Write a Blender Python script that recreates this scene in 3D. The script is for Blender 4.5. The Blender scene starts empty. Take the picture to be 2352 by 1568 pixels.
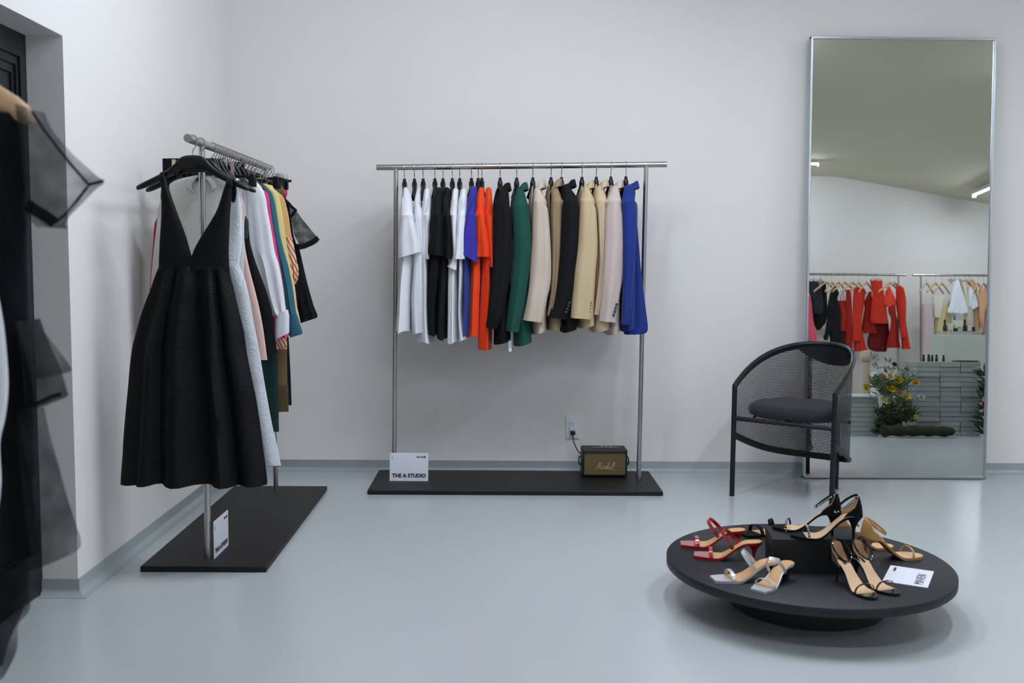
import bpy, bmesh, math, random
from mathutils import Vector, Matrix, noise

EXPOSURE = 1.68
C = bpy.context.scene.collection
PI = math.pi
random.seed(7)

# ------------------------------------------------------------------ camera
W, H, FPX, CAMH = 2352, 1568, 2287.0, 1.15
VPX, VPY, ROLL = 1146.0, 595.0, math.radians(0.45)


def cam_basis():
    x, y = VPX - W / 2, VPY - H / 2
    cr, sr = math.cos(ROLL), math.sin(ROLL)
    x0, y0 = x * cr + y * sr, -x * sr + y * cr
    th = math.atan(-y0 / FPX)
    ps = math.atan(-x0 * math.cos(th) / FPX)
    Fw = Vector((math.sin(ps) * math.cos(th), math.cos(ps) * math.cos(th), -math.sin(th)))
    R0 = Vector((math.cos(ps), -math.sin(ps), 0))
    U0 = R0.cross(Fw)
    R = R0 * cr + U0 * sr
    U = U0 * cr - R0 * sr
    return R, U, Fw


CR, CU, CF = cam_basis()
CAM = Vector((0, 0, CAMH))


def ray(px, py):
    return (CF + CR * ((px - W / 2) / FPX) - CU * ((py - H / 2) / FPX)).normalized()


def at_y(px, py, Y):
    d = ray(px, py)
    return CAM + d * (Y / d.y)


def at_z(px, py, Z):
    d = ray(px, py)
    return CAM + d * ((Z - CAMH) / d.z)


def at_x(px, py, X):
    d = ray(px, py)
    return CAM + d * (X / d.x)


# mirror plane (leans back against the wall)
MIR_Y, MIR_LEAN = 5.197, math.radians(2.6)
MIR_O = Vector((0, MIR_Y, 0))
MIR_N = Vector((0, -math.cos(MIR_LEAN), math.sin(MIR_LEAN)))
MIR_UP = Vector((0, math.sin(MIR_LEAN), math.cos(MIR_LEAN)))


def on_mirror(px, py):
    d = ray(px, py)
    t = (MIR_O - CAM).dot(MIR_N) / d.dot(MIR_N)
    return CAM + d * t


def mir_ray(px, py):
    d = ray(px, py)
    return on_mirror(px, py), d - MIR_N * (2 * d.dot(MIR_N))


def mat_y(px, py, Y):
    p, d = mir_ray(px, py)
    return p + d * ((Y - p.y) / d.y)


def mat_z(px, py, Z):
    p, d = mir_ray(px, py)
    return p + d * ((Z - p.z) / d.z)


# ------------------------------------------------------------------ materials
def lin(h):
    if not isinstance(h, str):
        return tuple(h)
    h = h.lstrip('#')
    o = []
    for i in (0, 2, 4):
        c = int(h[i:i + 2], 16) / 255
        o.append(c / 12.92 if c <= .04045 else ((c + .055) / 1.055) ** 2.4)
    return tuple(o)


MATS = {}


def mat(name, col, rough=.6, metal=0.0, bump=0.0, bscale=60, sheen=0.0, var=0.0, vscale=4, coat=0.0, spec=.5, detail=3,
        stretch=None, trans=0.0, alpha=1.0):
    if name in MATS:
        return MATS[name]
    m = bpy.data.materials.new(name)
    m.use_nodes = True
    nt = m.node_tree
    b = nt.nodes['Principled BSDF']
    c = lin(col)
    b.inputs['Base Color'].default_value = (*c, 1)
    b.inputs['Roughness'].default_value = rough
    b.inputs['Metallic'].default_value = metal
    b.inputs['Specular IOR Level'].default_value = spec
    b.inputs['Coat Weight'].default_value = coat
    b.inputs['Coat Roughness'].default_value = .08
    b.inputs['Sheen Weight'].default_value = sheen
    b.inputs['Sheen Roughness'].default_value = .4
    b.inputs['Transmission Weight'].default_value = trans
    b.inputs['Alpha'].default_value = alpha
    tc = None
    if bump or var:
        tc = nt.nodes.new('ShaderNodeTexCoord')
        src = tc.outputs['Object']
        if stretch:
            mp = nt.nodes.new('ShaderNodeMapping')
            mp.inputs['Scale'].default_value = stretch
            nt.links.new(src, mp.inputs['Vector'])
            src = mp.outputs['Vector']
    if var:
        n = nt.nodes.new('ShaderNodeTexNoise')
        n.inputs['Scale'].default_value = vscale
        n.inputs['Detail'].default_value = 4
        nt.links.new(src, n.inputs['Vector'])
        r = nt.nodes.new('ShaderNodeMapRange')
        r.inputs['To Min'].default_value = 1 - var
        r.inputs['To Max'].default_value = 1 + var
        nt.links.new(n.outputs['Fac'], r.inputs['Value'])
        mx = nt.nodes.new('ShaderNodeVectorMath')
        mx.operation = 'SCALE'
        mx.inputs[0].default_value = c
        nt.links.new(r.outputs['Result'], mx.inputs['Scale'])
        nt.links.new(mx.outputs['Vector'], b.inputs['Base Color'])
    if bump:
        n = nt.nodes.new('ShaderNodeTexNoise')
        n.inputs['Scale'].default_value = bscale
        n.inputs['Detail'].default_value = detail
        nt.links.new(src, n.inputs['Vector'])
        bp = nt.nodes.new('ShaderNodeBump')
        bp.inputs['Strength'].default_value = bump
        bp.inputs['Distance'].default_value = .01
        nt.links.new(n.outputs['Fac'], bp.inputs['Height'])
        nt.links.new(bp.outputs['Normal'], b.inputs['Normal'])
    MATS[name] = m
    return m


def fabric(name, col, rough=.85, sheen=.15, bump=.25, bscale=35, **k):
    return mat(name, col, rough, bump=bump, bscale=bscale, sheen=sheen, spec=.25, **k)


def emit(name, col, s):
    if name in MATS:
        return MATS[name]
    m = bpy.data.materials.new(name)
    m.use_nodes = True
    nt = m.node_tree
    nt.nodes.clear()
    e = nt.nodes.new('ShaderNodeEmission')
    e.inputs['Color'].default_value = (*lin(col), 1)
    e.inputs['Strength'].default_value = s
    o = nt.nodes.new('ShaderNodeOutputMaterial')
    nt.links.new(e.outputs[0], o.inputs[0])
    MATS[name] = m
    return m


def sheer(name, col, clear=.55, scale=0):
    if name in MATS:
        return MATS[name]
    m = bpy.data.materials.new(name)
    m.use_nodes = True
    nt = m.node_tree
    b = nt.nodes['Principled BSDF']
    b.inputs['Base Color'].default_value = (*lin(col), 1)
    b.inputs['Roughness'].default_value = .7
    b.inputs['Specular IOR Level'].default_value = .2
    t = nt.nodes.new('ShaderNodeBsdfTransparent')
    mx = nt.nodes.new('ShaderNodeMixShader')
    mx.inputs[0].default_value = clear
    nt.links.new(b.outputs[0], mx.inputs[1])
    nt.links.new(t.outputs[0], mx.inputs[2])
    if scale:
        tc = nt.nodes.new('ShaderNodeTexCoord')
        w = nt.nodes.new('ShaderNodeTexNoise')
        w.inputs['Scale'].default_value = scale
        w.inputs['Detail'].default_value = 2
        nt.links.new(tc.outputs['Object'], w.inputs['Vector'])
        r = nt.nodes.new('ShaderNodeMapRange')
        r.inputs['From Min'].default_value = .35
        r.inputs['From Max'].default_value = .65
        r.inputs['To Min'].default_value = clear - .15
        r.inputs['To Max'].default_value = clear + .15
        nt.links.new(w.outputs['Fac'], r.inputs['Value'])
        nt.links.new(r.outputs['Result'], mx.inputs[0])
    nt.links.new(mx.outputs[0], nt.nodes['Material Output'].inputs[0])
    MATS[name] = m
    return m


# ------------------------------------------------------------------ objects
XF = {}


def thing(name, label, cat, loc=(0, 0, 0), rotz=0.0, group=None, kind=None, M=None):
    o = bpy.data.objects.new(name, None)
    o.empty_display_size = .05
    C.objects.link(o)
    if M is None:
        M = Matrix.Translation(Vector(loc)) @ Matrix.Rotation(rotz, 4, 'Z')
    o.matrix_world = M
    XF[o.name] = M.copy()
    o['label'] = label
    o['category'] = cat
    if group:
        o['group'] = group
    if kind:
        o['kind'] = kind
    return o


def tag(o, label, cat, group=None, kind=None):
    o['label'] = label
    o['category'] = cat
    if group:
        o['group'] = group
    if kind:
        o['kind'] = kind
    return o


class MB:
    def __init__(s):
        s.v, s.f, s.uv = [], [], []

    def add(s, vs, fs, uvs=None):
        b = len(s.v)
        s.v += [Vector(p) for p in vs]
        s.uv += list(uvs) if uvs else [(0, 0)] * len(vs)
        s.f += [tuple(b + i for i in f) for f in fs]
        return s

    def box(s, c, d, R=None):
        x, y, z = d[0] / 2, d[1] / 2, d[2] / 2
        vs = [Vector((a * x, b * y, e * z)) for a in (-1, 1) for b in (-1, 1) for e in (-1, 1)]
        if R is not None:
            vs = [R @ v for v in vs]
        vs = [v + Vector(c) for v in vs]
        return s.add(vs, [(0, 1, 3, 2), (4, 6, 7, 5), (0, 4, 5, 1), (2, 3, 7, 6), (0, 2, 6, 4), (1, 5, 7, 3)])

    def box2(s, a, b):
        a, b = Vector(a), Vector(b)
        return s.box((a + b) / 2, (abs(b.x - a.x), abs(b.y - a.y), abs(b.z - a.z)))

    def loft(s, rings, cap=(True, True), closed=True):
        n = len(rings[0])
        vs = [p for r in rings for p in r]
        fs = []
        m = n if closed else n - 1
        for i in range(len(rings) - 1):
            for j in range(m):
                k = (j + 1) % n
                fs.append((i * n + j, i * n + k, (i + 1) * n + k, (i + 1) * n + j))
        if closed and cap[0]:
            fs.append(tuple(reversed(range(n))))
        if closed and cap[1]:
            fs.append(tuple((len(rings) - 1) * n + j for j in range(n)))
        return s.add(vs, fs)

    def tube(s, pts, r, n=10, cap=True, flat=None):
        pts = [Vector(p) for p in pts]
        m = len(pts)
        rs = r if isinstance(r, (list, tuple)) else [r] * m
        T = []
        for i in range(m):
            t = pts[min(i + 1, m - 1)] - pts[max(i - 1, 0)]
            T.append(t.normalized() if t.length > 1e-9 else Vector((0, 0, 1)))
        up = Vector((0, 0, 1)) if abs(T[0].z) < .9 else Vector((0, 1, 0))
        N = (up - T[0] * up.dot(T[0])).normalized()
        rings = []
        for i in range(m):
            N = (N - T[i] * N.dot(T[i]))
            N = N.normalized() if N.length > 1e-6 else T[i].orthogonal().normalized()
            B = T[i].cross(N)
            rings.append([pts[i] + N * (rs[i] * math.cos(2 * PI * k / n)) + B * (rs[i] * (flat or 1) * math.sin(2 * PI * k / n)) for k in range(n)])
        return s.loft(rings, (cap, cap))

    def lathe(s, prof, c=(0, 0, 0), n=24, R=None):
        rings = []
        for r, z in prof:
            ring = [Vector((r * math.cos(2 * PI * k / n), r * math.sin(2 * PI * k / n), z)) for k in range(n)]
            if R is not None:
                ring = [R @ p for p in ring]
            rings.append([p + Vector(c) for p in ring])
        return s.loft(rings)

    def strip(s, pts, d, w, th):
        """a flat band along pts, width w along direction(s) d, thickness th"""
        pts = [Vector(p) for p in pts]
        rings = []
        m = len(pts)
        for i, p in enumerate(pts):
            t = (pts[min(i + 1, m - 1)] - pts[max(i - 1, 0)]).normalized()
            dd = Vector(d[i] if isinstance(d, list) else d)
            dd = (dd - t * dd.dot(t)).normalized()
            nn = t.cross(dd).normalized()
            ww = w[i] if isinstance(w, list) else w
            rings.append([p + dd * ww / 2 + nn * th / 2, p - dd * ww / 2 + nn * th / 2, p - dd * ww / 2 - nn * th / 2, p + dd * ww / 2 - nn * th / 2])
        return s.loft(rings)

    def sphere(s, c, r, n=10, sc=(1, 1, 1)):
        prof = []
        m = max(4, n // 2 + 1)
        rings = []
        for i in range(m + 1):
            a = -PI / 2 + PI * i / m
            rr, z = max(1e-4, math.cos(a)) * r, math.sin(a) * r
            rings.append([Vector((rr * math.cos(2 * PI * k / n) * sc[0], rr * math.sin(2 * PI * k / n) * sc[1], z * sc[2])) + Vector(c) for k in range(n)])
        return s.loft(rings)

    def build(s, name, m, parent=None, local=False, smooth=True, bevel=0, seg=2, sub=0, solid=0, angle=40, uv=False):
        me = bpy.data.meshes.new(name)
        vs = s.v
        o = None
        loc = Vector((0, 0, 0))
        if parent is not None:
            if not local:
                inv = XF[parent.name].inverted()
                vs = [inv @ v for v in vs]
        elif not local:
            lo = Vector([min(v[i] for v in vs) for i in range(3)])
            hi = Vector([max(v[i] for v in vs) for i in range(3)])
            loc = Vector(((lo.x + hi.x) / 2, (lo.y + hi.y) / 2, lo.z))
            vs = [v - loc for v in vs]
        me.from_pydata([tuple(v) for v in vs], [], s.f)
        if uv:
            ul = me.uv_layers.new(name='UVMap')
            for l in me.loops:
                ul.data[l.index].uv = s.uv[l.vertex_index]
        bm = bmesh.new()
        bm.from_mesh(me)
        bmesh.ops.recalc_face_normals(bm, faces=bm.faces)
        bm.to_mesh(me)
        bm.free()
        if smooth:
            for p in me.polygons:
                p.use_smooth = True
            me.set_sharp_from_angle(angle=math.radians(angle))
        me.materials.append(m)
        o = bpy.data.objects.new(name, me)
        C.objects.link(o)
        if parent is not None:
            o.parent = parent
            XF[o.name] = XF[parent.name].copy()
        else:
            o.location = loc
            XF[o.name] = Matrix.Translation(loc)
        if solid:
            md = o.modifiers.new('s', 'SOLIDIFY')
            md.thickness = solid
            md.offset = 0
        if bevel:
            md = o.modifiers.new('b', 'BEVEL')
            md.width = bevel
            md.segments = seg
            md.limit_method = 'ANGLE'
            md.angle_limit = math.radians(35)
        if sub:
            md = o.modifiers.new('u', 'SUBSURF')
            md.levels = sub
            md.render_levels = sub
        return o


def structure(o):
    o['kind'] = 'structure'
    return o


def catmull(p, t):
    """p: list of tuples, t in 0..len-1"""
    i = min(int(t), len(p) - 2)
    f = t - i
    a, b, c, d = p[max(i - 1, 0)], p[i], p[i + 1], p[min(i + 2, len(p) - 1)]
    return tuple(.5 * (2 * b[k] + (c[k] - a[k]) * f + (2 * a[k] - 5 * b[k] + 4 * c[k] - d[k]) * f * f + (3 * b[k] - a[k] - 3 * c[k] + d[k]) * f ** 3) for k in range(len(b)))


def cloth(mb, rows, Y, hd, proj=at_y, n=36, per=4, fold=(.004, 3, 0), wr=.003, seed=0, ex=2.3, cap=(True, True), lin_=False, fgrow=1.0, wsc=9):
    """hanging cloth: outline rows (y, xl, xr[, dy[, hd factor]]) seen from the camera, standing at distance Y with half depth hd"""
    ctrl = []
    for r in rows:
        y, xl, xr = r[:3]
        dy = r[3] if len(r) > 3 else 0
        k = r[4] if len(r) > 4 else 1
        pl, pr = proj(xl, y - dy / 2, Y), proj(xr, y + dy / 2, Y)
        ctrl.append((pl.x, pl.z, pr.x, pr.z, hd * k))
    rings = []
    m = (len(ctrl) - 1) * per
    for i in range(m + 1):
        t = i / per
        if lin_:
            k = min(int(t), len(ctrl) - 2)
            f = t - k
            q = tuple(a + (b - a) * f for a, b in zip(ctrl[k], ctrl[k + 1]))
        else:
            q = catmull(ctrl, t)
        xl, zl, xr, zr, h = q
        s = i / m
        ring = []
        for j in range(n):
            a = 2 * PI * j / n
            ca, sa = math.cos(a), math.sin(a)
            u = math.copysign(abs(ca) ** (2 / ex), ca)
            v = math.copysign(abs(sa) ** (2 / ex), sa)
            x = (xl + xr) / 2 + (xr - xl) / 2 * u
            z = zl + (zr - zl) * (u + 1) / 2
            A = fold[0] * (s ** fgrow) * math.sqrt(max(0, 1 - u * u) + .02)
            fo = A * math.sin(fold[1] * u * PI + fold[2] + s * 1.3)
            y = Y + h * v + fo * (1 if sa <= 0 else .6)
            nz = noise.noise(Vector((x * wsc + seed * 7.3, z * wsc * .6 + seed, v * .7)))
            nz2 = noise.noise(Vector((x * wsc + seed * 3.1 + 50, z * wsc * .6, v * .7)))
            x += wr * nz2 * .25
            y += wr * nz * (1.5 if sa <= 0 else -1.5)
            ring.append(Vector((x, y, z)))
        rings.append(ring)
    mb.loft(rings, cap)
    return rings


def crop(ox, oy, s):
    def f(rows):
        out = []
        for r in rows:
            q = [oy + r[0] * s, ox + r[1] * s, ox + r[2] * s]
            if len(r) > 3:
                q.append(r[3] * s)
            q += list(r[4:])
            out.append(tuple(q))
        return out
    f.pt = lambda x, y: (ox + x * s, oy + y * s)
    return f


def text_mesh(txt, size, shear=0.0, offset=0.0, ex=.0004, align='LEFT', sx=1.0):
    cu = bpy.data.curves.new('t', 'FONT')
    cu.body = txt
    cu.size = size
    cu.shear = shear
    cu.offset = offset
    cu.extrude = ex
    cu.align_x = align
    cu.resolution_u = 3
    ob = bpy.data.objects.new('t', cu)
    C.objects.link(ob)
    dg = bpy.context.evaluated_depsgraph_get()
    me = bpy.data.meshes.new_from_object(ob.evaluated_get(dg))
    bpy.data.objects.remove(ob)
    bpy.data.curves.remove(cu)
    for v in me.vertices:
        v.co.x *= sx
    return me


def lettering(txt, size, m, parent, O, u, v, **k):
    """raised flat lettering on a card: O lower left corner, u/v unit directions (world)"""
    me = text_mesh(txt, size, **k)
    u, v = Vector(u), Vector(v)
    n = u.cross(v)
    inv = XF[parent.name].inverted()
    for w in me.vertices:
        w.co = inv @ (Vector(O) + u * w.co.x + v * w.co.y + n * w.co.z)
    me.materials.clear()
    me.materials.append(m)
    o = bpy.data.objects.new('lettering', me)
    C.objects.link(o)
    o.parent = parent
    return o


def copy_tree(o, parent=None):
    c = o.copy()
    C.objects.link(c)
    if parent is not None:
        c.parent = parent
    for ch in list(o.children):
        copy_tree(ch, c)
    return c

# ------------------------------------------------------------------ the room
XL, YB, YF, XR = -1.425, 5.36, -1.84, 7.6
ZC = 2.86
M_wall = mat('wall_paint', '#e3e0dc', .75, bump=.04, bscale=90, var=.012, vscale=2, spec=.3)
M_ceil = mat('ceiling_paint', '#d3cfb9', .85, var=.02, vscale=1.5, spec=.2)
M_epoxy = mat('floor_epoxy', '#b5babc', .2, bump=.02, bscale=3, var=.035, vscale=1.6, spec=.5, stretch=(1, .35, 1))
M_cove_shaded = mat('cove_epoxy_shaded', '#9fa7a9', .24, var=.02, vscale=5)  # floor coating made darker, the upright skirting's shade put into the colour
M_black_wood = mat('black_board', '#101013', .5, spec=.35, bump=.08, bscale=220, var=.06, vscale=12)
M_brown_wood = mat('dark_brown_board', '#171313', .5, spec=.35, bump=.08, bscale=220, var=.08, vscale=12)
M_steel = mat('brushed_steel', '#b4b2b0', .28, 1.0, bump=.02, bscale=300)
M_chrome = mat('chrome_wire', '#c8c8ca', .18, 1.0)
M_black_plastic = mat('black_plastic', '#06070a', .32, spec=.45)
M_black_metal = mat('black_metal', '#111317', .4, spec=.4, bump=.03, bscale=400)
M_white_plastic = mat('white_plastic', '#dcdde2', .35)
M_card = mat('white_card', '#dcdde6', .5)
M_ink = mat('black_ink', '#101116', .6)

f = MB()
f.box2((XL - .4, YF - .1, -.1), (XR + .1, YB + .1, 0))
structure(f.build('floor', M_epoxy, smooth=False))
wl = MB()
RY0, RY1, RZ = 2.3, 3.33, 1.863
for a, b in (((XL - .25, RY1, 0), (XL, YB, 3.0)), ((XL - .25, YF, 0), (XL, RY0, 3.0)), ((XL - .25, RY0, RZ), (XL, RY1, 3.0))):
    wl.box2(a, b)
structure(wl.build('wall_left', M_wall, smooth=False))
w = MB(); w.box2((XL - .25, YB, 0), (XR + .1, YB + .15, 3.0)); structure(w.build('wall_back', M_wall, smooth=False))
w = MB(); w.box2((XL - .25, YF - .15, 0), (XR + .1, YF, 3.0)); structure(w.build('wall_front', M_wall, smooth=False))
w = MB(); w.box2((XR, YF, 0), (XR + .15, YB, 3.0)); structure(w.build('wall_right', M_wall, smooth=False))


def ceil_z(x):
    if x < 4.05:
        return ZC
    t = (x - 4.05)
    return ZC - .17 * (t - .125) if t > .25 else ZC - .17 * t * t / .5


cm = MB()
xs = [XL - .25, 0, 1.5, 3, 4.05] + [4.05 + .1 * i for i in range(1, 40)]
xs = [x for x in xs if x < XR + .12]
cm.loft([[Vector((x, YF - .1, ceil_z(x))), Vector((x, YB + .1, ceil_z(x))), Vector((x, YB + .1, 3.05)), Vector((x, YF - .1, 3.05))] for x in xs])
structure(cm.build('ceiling', M_ceil, angle=20))

# coved skirting in a shade-darkened copy of the floor's own coating
PROF = [(0, .056), (.006, .056), (.007, .024)] + [(.007 + .034 * (1 - math.cos(a)), .024 - .0225 * math.sin(a)) for a in [PI / 2 * i / 6 for i in range(1, 7)]] + [(.041, .0), (0, 0)]


def cove(name, p0, p1, nrm, mit=(0, 0)):
    p0, p1, nrm = Vector(p0), Vector(p1), Vector(nrm)
    d = (p1 - p0).normalized()
    rings = []
    for p, s in ((p0, mit[0]), (p1, mit[1])):
        rings.append([p + nrm * a + d * (a * s) + Vector((0, 0, z)) for a, z in PROF])
    mb = MB(); mb.loft(rings)
    return structure(mb.build(name, M_cove_shaded, angle=50))


cove('baseboard_back', (XL, YB, 0), (XR, YB, 0), (0, -1, 0), (1, -1))
cove('baseboard_left', (XL, RY1, 0), (XL, YB, 0), (1, 0, 0), (-1, -1))
cove('baseboard_recess', (XL - .12, RY1, 0), (XL, RY1, 0), (0, -1, 0), (0, 1))
cove('baseboard_front', (XL, YF, 0), (XR, YF, 0), (0, 1, 0), (0, 0))

# black panelled door in the recess
M_door = mat('door_black', '#17191c', .45, bump=.03, bscale=50)
dx = XL - .12
d = MB(); d.box2((dx - .05, RY0 - .03, .012), (dx, RY1 + .02, RZ + .03))
door = structure(d.build('door_1', M_door, smooth=False))
pm = MB()
for k, g in enumerate((.055, .085, .115)):
    a, b, z0, z1 = RY0 + .03 + g, RY1 - g, .1 + g, RZ - .02 - g
    t, q = .004, .008
    for p0, p1 in (((dx, a, z0), (dx + q, a + t, z1)), ((dx, b - t, z0), (dx + q, b, z1)), ((dx, a, z0), (dx + q, b, z0 + t)), ((dx, a, z1 - t), (dx + q, b, z1))):
        pm.box2(p0, p1)
for k in range(9):
    y = RY0 + .2 + k * .075
    pm.box2((dx, y, .24), (dx + .006, y + .012, RZ - .2))
pm.build('panel_moulding', mat('door_trim', '#101216', .4), door, smooth=False)
hd_ = MB(); hd_.tube([(dx, RY0 + .12, .95), (dx + .05, RY0 + .12, .95), (dx + .05, RY0 + .24, .95)], .009)
hd_.build('handle', M_steel, door)

# ------------------------------------------------------------------ lamps
M_tube = emit('lamp_diffuser', (.785, .862, 1.0), 46.0)
M_house = mat('lamp_housing', '#d6d6d4', .5)


def lamp(c, d, L, label, w=.042):
    c, d = Vector(c), Vector((d[0], d[1], 0)).normalized()
    a = math.atan2(d.y, d.x)
    o = thing('ceiling_lamp', label, 'lamp', c, a, group='tube lamps on the ceiling')
    h = MB(); h.box((0, 0, -.018), (L, w + .012, .036)); h.build('housing', M_house, o, local=True, smooth=False)
    t = MB(); n = 8
    rings = []
    for x in (-L / 2 + .012, L / 2 - .012):
        rings.append([Vector((x, w / 2 * math.cos(PI + PI * k / n), -.036 + .014 * math.sin(PI + PI * k / n))) for k in range(n + 1)])
    t.loft(rings); t.build('diffuser', M_tube, o, local=True, angle=60)
    for s in (-1, 1):
        e = MB(); e.box((s * (L / 2 - .004), 0, -.04), (.012, w + .008, .06)); e.build('end_cap', M_house, o, local=True, smooth=False)
    return o


# the two seen in the mirror
p0 = mat_z(1881, 380, ZC - .06)
lamp((p0.x - .6, p0.y, ceil_z(p0.x - .6)), (1, 0), 1.2, 'slim white tube lamp on ceiling at the left edge of mirror reflection')
xm = mat_z(2257, 421, 2.5).x
zz = ceil_z(xm)
pa, pb = mat_z(2237, 431, zz - .06), mat_z(2275, 414, zz - .06)
dd_ = (pb - pa); dd_.z = 0
cc = pa + dd_.normalized() * .6
lamp((cc.x, cc.y, min(ceil_z(cc.x + .3), ceil_z(cc.x)) - .0), dd_, 1.2, 'slim white tube lamp on ceiling at the right edge of mirror reflection')
# the others are unseen lamps placed for light; the last is added front fill
for i, (x, y, dx_, dy_, L) in enumerate(((-.15, 3.4, .8, .9, 1.2), (.75, 3.5, .25, 1, 1.2), (4.1, 3.5, 0, 1, 1.2), (6.2, 2.6, 0, 1, 1.2), (1.75, 3.1, .5, 1, 1.2), (.7, .9, 1, 0, 1.2))):
    lamp((x, y, ceil_z(x + .05)), (dx_, dy_), L, 'unseen slim white tube lamp on ceiling above %s' % ('the left clothes rack', 'the open floor', 'the round shoe table', 'the far right floor', 'the chair and the mirror', 'the foreground rack, added as front fill')[i])

# ------------------------------------------------------------------ clothing racks
def rack(label, rail, posts, plate, m_plate, rr=.0145, pr=.0118, tip=True):
    """rail: two points, posts: list of (foot, head), plate: two corners"""
    a, b = Vector(plate[0]), Vector(plate[1])
    o = thing('clothing_rack', label, 'clothing rack', ((a.x + b.x) / 2, (a.y + b.y) / 2, 0), group='steel clothing racks')
    p = MB(); p.box2((a.x, a.y, 0), (b.x, b.y, plate[2])); p.build('base_plate', m_plate, o, smooth=False, bevel=.002, seg=1)
    r = MB(); r.tube([rail[0], rail[1]], rr, 20); r.build('rail', M_steel, o)
    for f0, h0 in posts:
        q = MB(); q.tube([f0, h0], pr, 16); q.build('post', M_steel, o)
    return o


RY = 5.04                                             # the back rack
ra, rb = at_y(865, 384.5, RY), at_y(1531, 377.5, RY)
rz = lambda x: ra.z + (rb.z - ra.z) * (x - ra.x) / (rb.x - ra.x)
PT = .022
fl, fr = at_y(844, 1143, 4.79), at_y(1523, 1143, 4.79)
pl0 = at_y(905, 1108, RY); ph0 = at_y(909.5, 390, RY); pl1 = at_y(1466.5, 1110, RY); ph1 = at_y(1484, 386, RY)
rack('steel clothes rack on black base plate holding short sleeved tops and blazers by back wall', (ra, rb),
     [((pl0.x, RY, PT), (ph0.x, RY, rz(ph0.x) - .006)), ((pl1.x, RY, PT), (ph1.x, RY, rz(ph1.x) - .006))], ((fl.x, 4.79), (fr.x, 5.265), PT), M_black_wood)

# the left rack, running towards the back wall
ea, eb = at_y(431, 317, 3.50), at_y(612, 385, 4.74)
LP0 = at_z(478, 1283, PT); LP1 = at_z(634, 1123, PT)
f0, f1, f2 = at_z(322, 1300, PT), at_z(612, 1300, PT), at_z(754, 1116, PT)
def lrail(Y):
    t = (Y - ea.y) / (eb.y - ea.y)
    return ea + (eb - ea) * t
h0, h1 = lrail(LP0.y), lrail(4.72)
rack('steel clothes rack on dark brown base plate along left wall holding dresses and shirts', (ea, eb + (eb - ea) * .03),
     [((LP0.x, LP0.y, PT), (h0.x, h0.y, h0.z)), ((LP1.x, LP1.y, PT), (h1.x, h1.y, h1.z))], ((f0.x, f0.y), (f1.x, f2.y), PT), M_brown_wood)

# ------------------------------------------------------------------ hangers
def hook_pts(z0, r=.017, rail_r=.0145, side=1):
    """wire hook in the local YZ plane: rail centre at the origin, stem down to z0"""
    R = rail_r + .0034
    pts = [Vector((0, side * R * math.cos(a), R * math.sin(a))) for a in [math.radians(v) for v in range(-20, 181, 20)]]
    pts = [p + Vector((0, 0, -.001)) for p in pts]
    pts += [Vector((0, -side * R * .98, -.012)), Vector((0, -side * R * .55, -.026)), Vector((0, -side * .002, -.036)), Vector((0, 0, -.046)), Vector((0, 0, z0))]
    return pts


def proto_hanger(half=.2, drop=.105, zt=-.075, hook='silver'):
    mb = MB()
    rings = []
    n = 12
    for i in range(-16, 17):
        t = i / 16
        s = abs(t)
        y = half * t
        top = zt - drop * (max(0, s - .12) / .88) ** .85 * (1 if s > .12 else 0) + (.012 * math.exp(-(s / .16) ** 2))
        th = .024 + .03 * math.exp(-(s / .22) ** 2)
        if s > .97:
            th *= .55
        wd = .009 + .006 * s ** 2 + .005 * math.exp(-(s / .15) ** 2)
        if s > .97:
            wd *= .6
        rings.append([Vector((wd * math.cos(2 * PI * k / n), y, top - th / 2 + th / 2 * math.sin(2 * PI * k / n))) for k in range(n)])
    mb.loft(rings)
    mb.lathe([(.006, zt + .018), (.008, zt + .016), (.009, zt - .01)], n=12)
    hk = MB(); hk.tube(hook_pts(zt + .015),   .0023, 7)
    return mb, hk


HANG = {}


def swivel(o, a):
    for ch in o.children:
        if ch.name.startswith('hook'):
            ch.rotation_euler.z = -a
    return o


def hanger(loc, rot, label, group, kind='black', grp_cat='hanger'):
    if kind not in HANG:
        if kind == 'black':
            mb, hk = proto_hanger(.118, .07)
            b, name, m = mb, 'clothes_hanger', M_black_plastic
        elif kind == 'wood':
            mb, hk = proto_hanger(.2, .13, -.072)
            b, name, m = mb, 'wooden_hanger', M_hwood
        o = thing(name, label, grp_cat, loc, rot, group)
        b.build('body', m, o, local=True)
        hk.build('hook', M_chrome, o, local=True)
        HANG[kind] = o
        return swivel(o, rot)
    o = copy_tree(HANG[kind])
    o.matrix_world = Matrix.Translation(Vector(loc)) @ Matrix.Rotation(rot, 4, 'Z')
    XF[o.name] = o.matrix_world.copy()
    o['label'] = label
    o['group'] = group
    return swivel(o, rot)


M_hwood = mat('hanger_wood', '#c3a07a', .5, bump=.05, bscale=80, var=.1, vscale=30, stretch=(1, 8, 1))


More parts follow.
